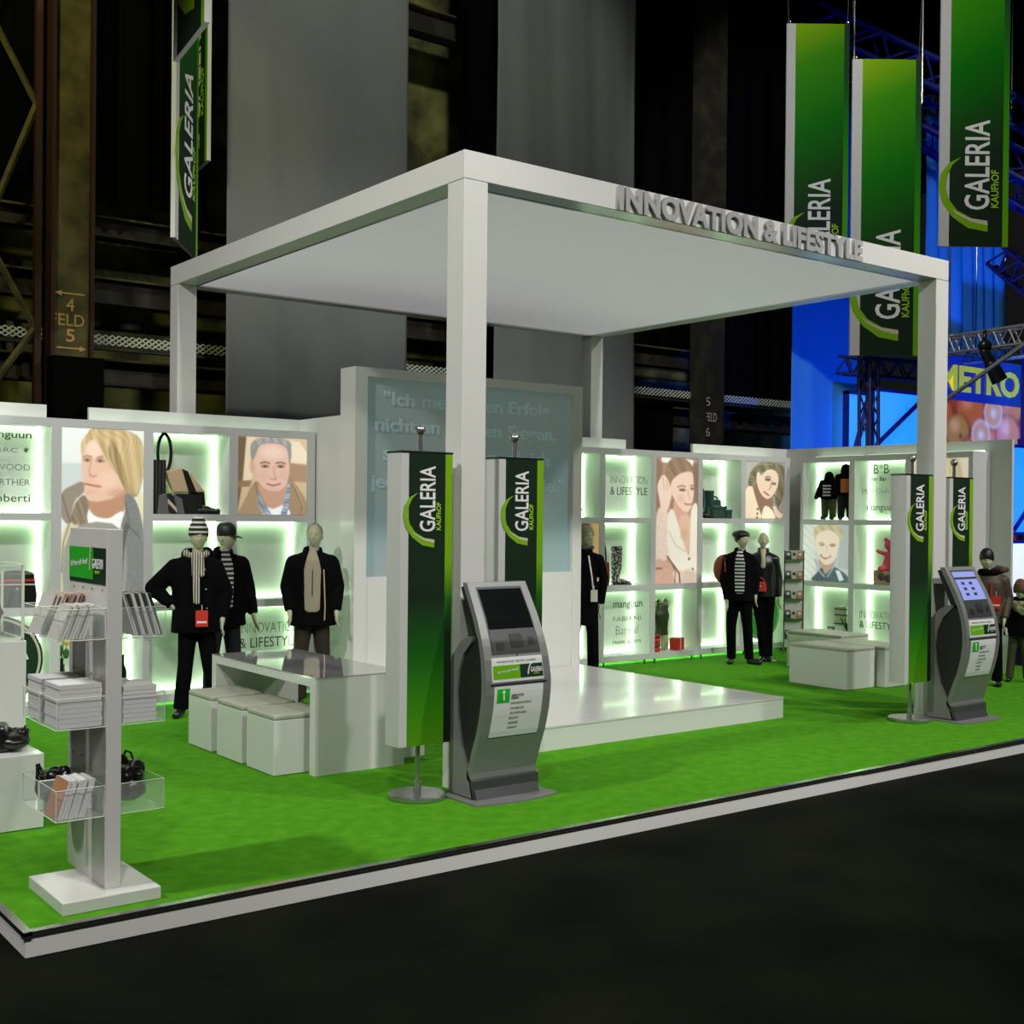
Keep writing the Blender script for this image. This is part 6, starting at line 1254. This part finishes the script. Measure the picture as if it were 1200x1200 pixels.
tagcard(t, (0.12, -0.175, 0.97), 'label', 0.08, 0.14, False, 'grey_card')
# M5: beret and backpack
t, V = mannequin('woman mannequin in a black beret and jacket wearing a red backpack', (10.42, 5.12, 0), 1.74, dict(head=(.03, -.02, 1.69), haL=(-.17, -.10, .88), elL=(-.20, -.02, 1.15), anL=(-.10, .02, .09), anR=(.14, .0, .09), toR=(.14, -.10)), hem=.86, head_turn=0.75, female=True, bulk=1.28, inner=('hstripe', .075, 1.0), feet='leather')
c = V['head']; mb = MB(); mb.ball((c.x-0.02, c.y+0.02, c.z+0.075), (0.115, 0.115, 0.06), 24, 14); mb.ball((c.x-0.02, c.y+0.03, c.z+0.03), (0.088, 0.095, 0.075), 24, 14); build('beret', mb, M['cap'], t, smooth=True)
mb = MB(); mb.cap((-.02, -.125, 1.42), (.018, .008), (.05, -.152, 1.31), (.02, .008)); build('white_scarf', mb, M['cream'], t, smooth=True)
f = t.rotation_euler.z; off = Matrix.Rotation(f, 4, 'Z') @ Vector((-0.20, 0.19, 1.16)); bp = thing('backpack', 'red brown nylon backpack on the back of the beret mannequin', 'backpack', (10.42+off.x, 5.12+off.y, off.z), f+R(-35))
mb = MB(); mb.ball((0, 0, 0.06), (0.16, 0.11, 0.20), 28, 20); build('bag_body', mb, M['redfab'], bp, smooth=True); mb = MB(); mb.ball((-0.03, 0.09, -0.03), (0.10, 0.05, 0.10), 20, 12); build('front_pocket', mb, M['redfab'], bp, smooth=True)
mb = MB(); mb.tube([(0.09, -0.08, 0.2), (0.15, -0.2, 0.22), (0.17, -0.22, 0.05), (0.1, -0.1, -0.08)], 0.012, 6); build('shoulder_strap', mb, M['redfab'], bp, smooth=True)
# M6: bald woman
t, V = mannequin('bald woman mannequin in a fitted dark leather jacket holding a small red bag', (10.92, 5.16, 0), 1.74, dict(head=(.0, -.02, 1.685), haR=(.22, -.06, .90), haL=(-.14, -.12, 1.0), elL=(-.21, 0, 1.18), knL=(-.02, -.01, .52), anL=(.02, .0, .09), knR=(.08, 0, .52), anR=(.08, .04, .09)), hem=.90, head_turn=0.0, female=True, bulk=1.12, inner=('skin', .035, 1.32), feet='leather', coat_m=M['leather'])
f = t.rotation_euler.z; off = Matrix.Rotation(f, 4, 'Z') @ Vector((-0.04, -0.19, 0.93)); handbag('small red bag in front of the bald woman mannequin', (10.92+off.x, 5.16+off.y, off.z), f, 0.17, 0.06, 0.13, M['red'], 0.06, strapm=M['redfab'])
mb = MB(); mb.lathe([(0.15, 0), (0.15, 0.006)], (0.05, 0, 0), 32); build('stand_plate', mb, M['steel'], t, auto=True)
# M7: teenager behind the lit kiosk
t, V = mannequin('teenage mannequin in a black beanie and brown jacket behind the lit kiosk', (11.31, 2.12, 0), 1.56, dict(head=(-.03, -.02, 1.68), haR=(.20, -.12, .92), haL=(-.2, -.04, .92)), hem=.84, head_turn=0.1, bulk=1.15, coat_m=mat('olive_brown_nylon', (0.05, 0.035, 0.02), 0.6))
beanie(t, V['head'], M['cap'], 0.9)
mb = MB(); n0 = V['neck']; mb.tube([(n0.x+0.09*math.cos(a), n0.y+0.085*math.sin(a), n0.z+0.0) for a in np.linspace(0, 6.283, 20)[:-1]], 0.038, 10, True); build('scarf_loop', mb, M['black'], t, smooth=True)
mb = MB(); mb.cap((.10, .04, 1.33), (.06, .04), (.19, .02, 1.34), (.03, .03)); build('fur_trim', mb, M['brown'], t, smooth=True)
tagcard(t, (0.08, -0.14, 0.97), 'red', 0.10, 0.15)
mb = MB(); mb.box(0.02, 0.035, -0.135, -0.12, 0.75, 1.2); build('red_zip', mb, M['red'], t)
# child
t, V = mannequin('child mannequin in a red brown knitted hat and olive trousers at the right edge', (11.91, 2.09, 0), 1.18, dict(head=(0.02, -.03, 1.62), haL=(-.22, -.22, .98), elL=(-.26, -.02, 1.14), knL=(-.12, 0, .5), anL=(-.15, .02, .09), knR=(.12, 0, .5), anR=(.15, .02, .09), neck=(0.01, 0.0, 1.46)), hem=.84, trousers='oliveg', bulk=1.35, head_turn=-0.1)
beanie(t, V['head'], stripemat('red_brown_knit', (0.11, 0.02, 0.015), (0.16, 0.10, 0.04), 12, 'Z'), 0.92, 0, 0.02)
mb = MB(); n0 = V['neck']; mb.tube([(n0.x+0.085*math.cos(a), n0.y+0.09*math.sin(a)-0.01, n0.z-0.02) for a in np.linspace(0, 6.283, 20)[:-1]], 0.042, 10, True); mb.cap((n0.x-.04, -.12, n0.z-.05), (.05, .03), (n0.x+.05, -.13, n0.z-.12), (.04, .02)); blob('scarf', mb, mat('camouflage_scarf', (0.10, 0.11, 0.04), 0.9, noise=(14, (0.38, 0.36, 0.2), 0.45, 0.6)), t, 0.009, 2)
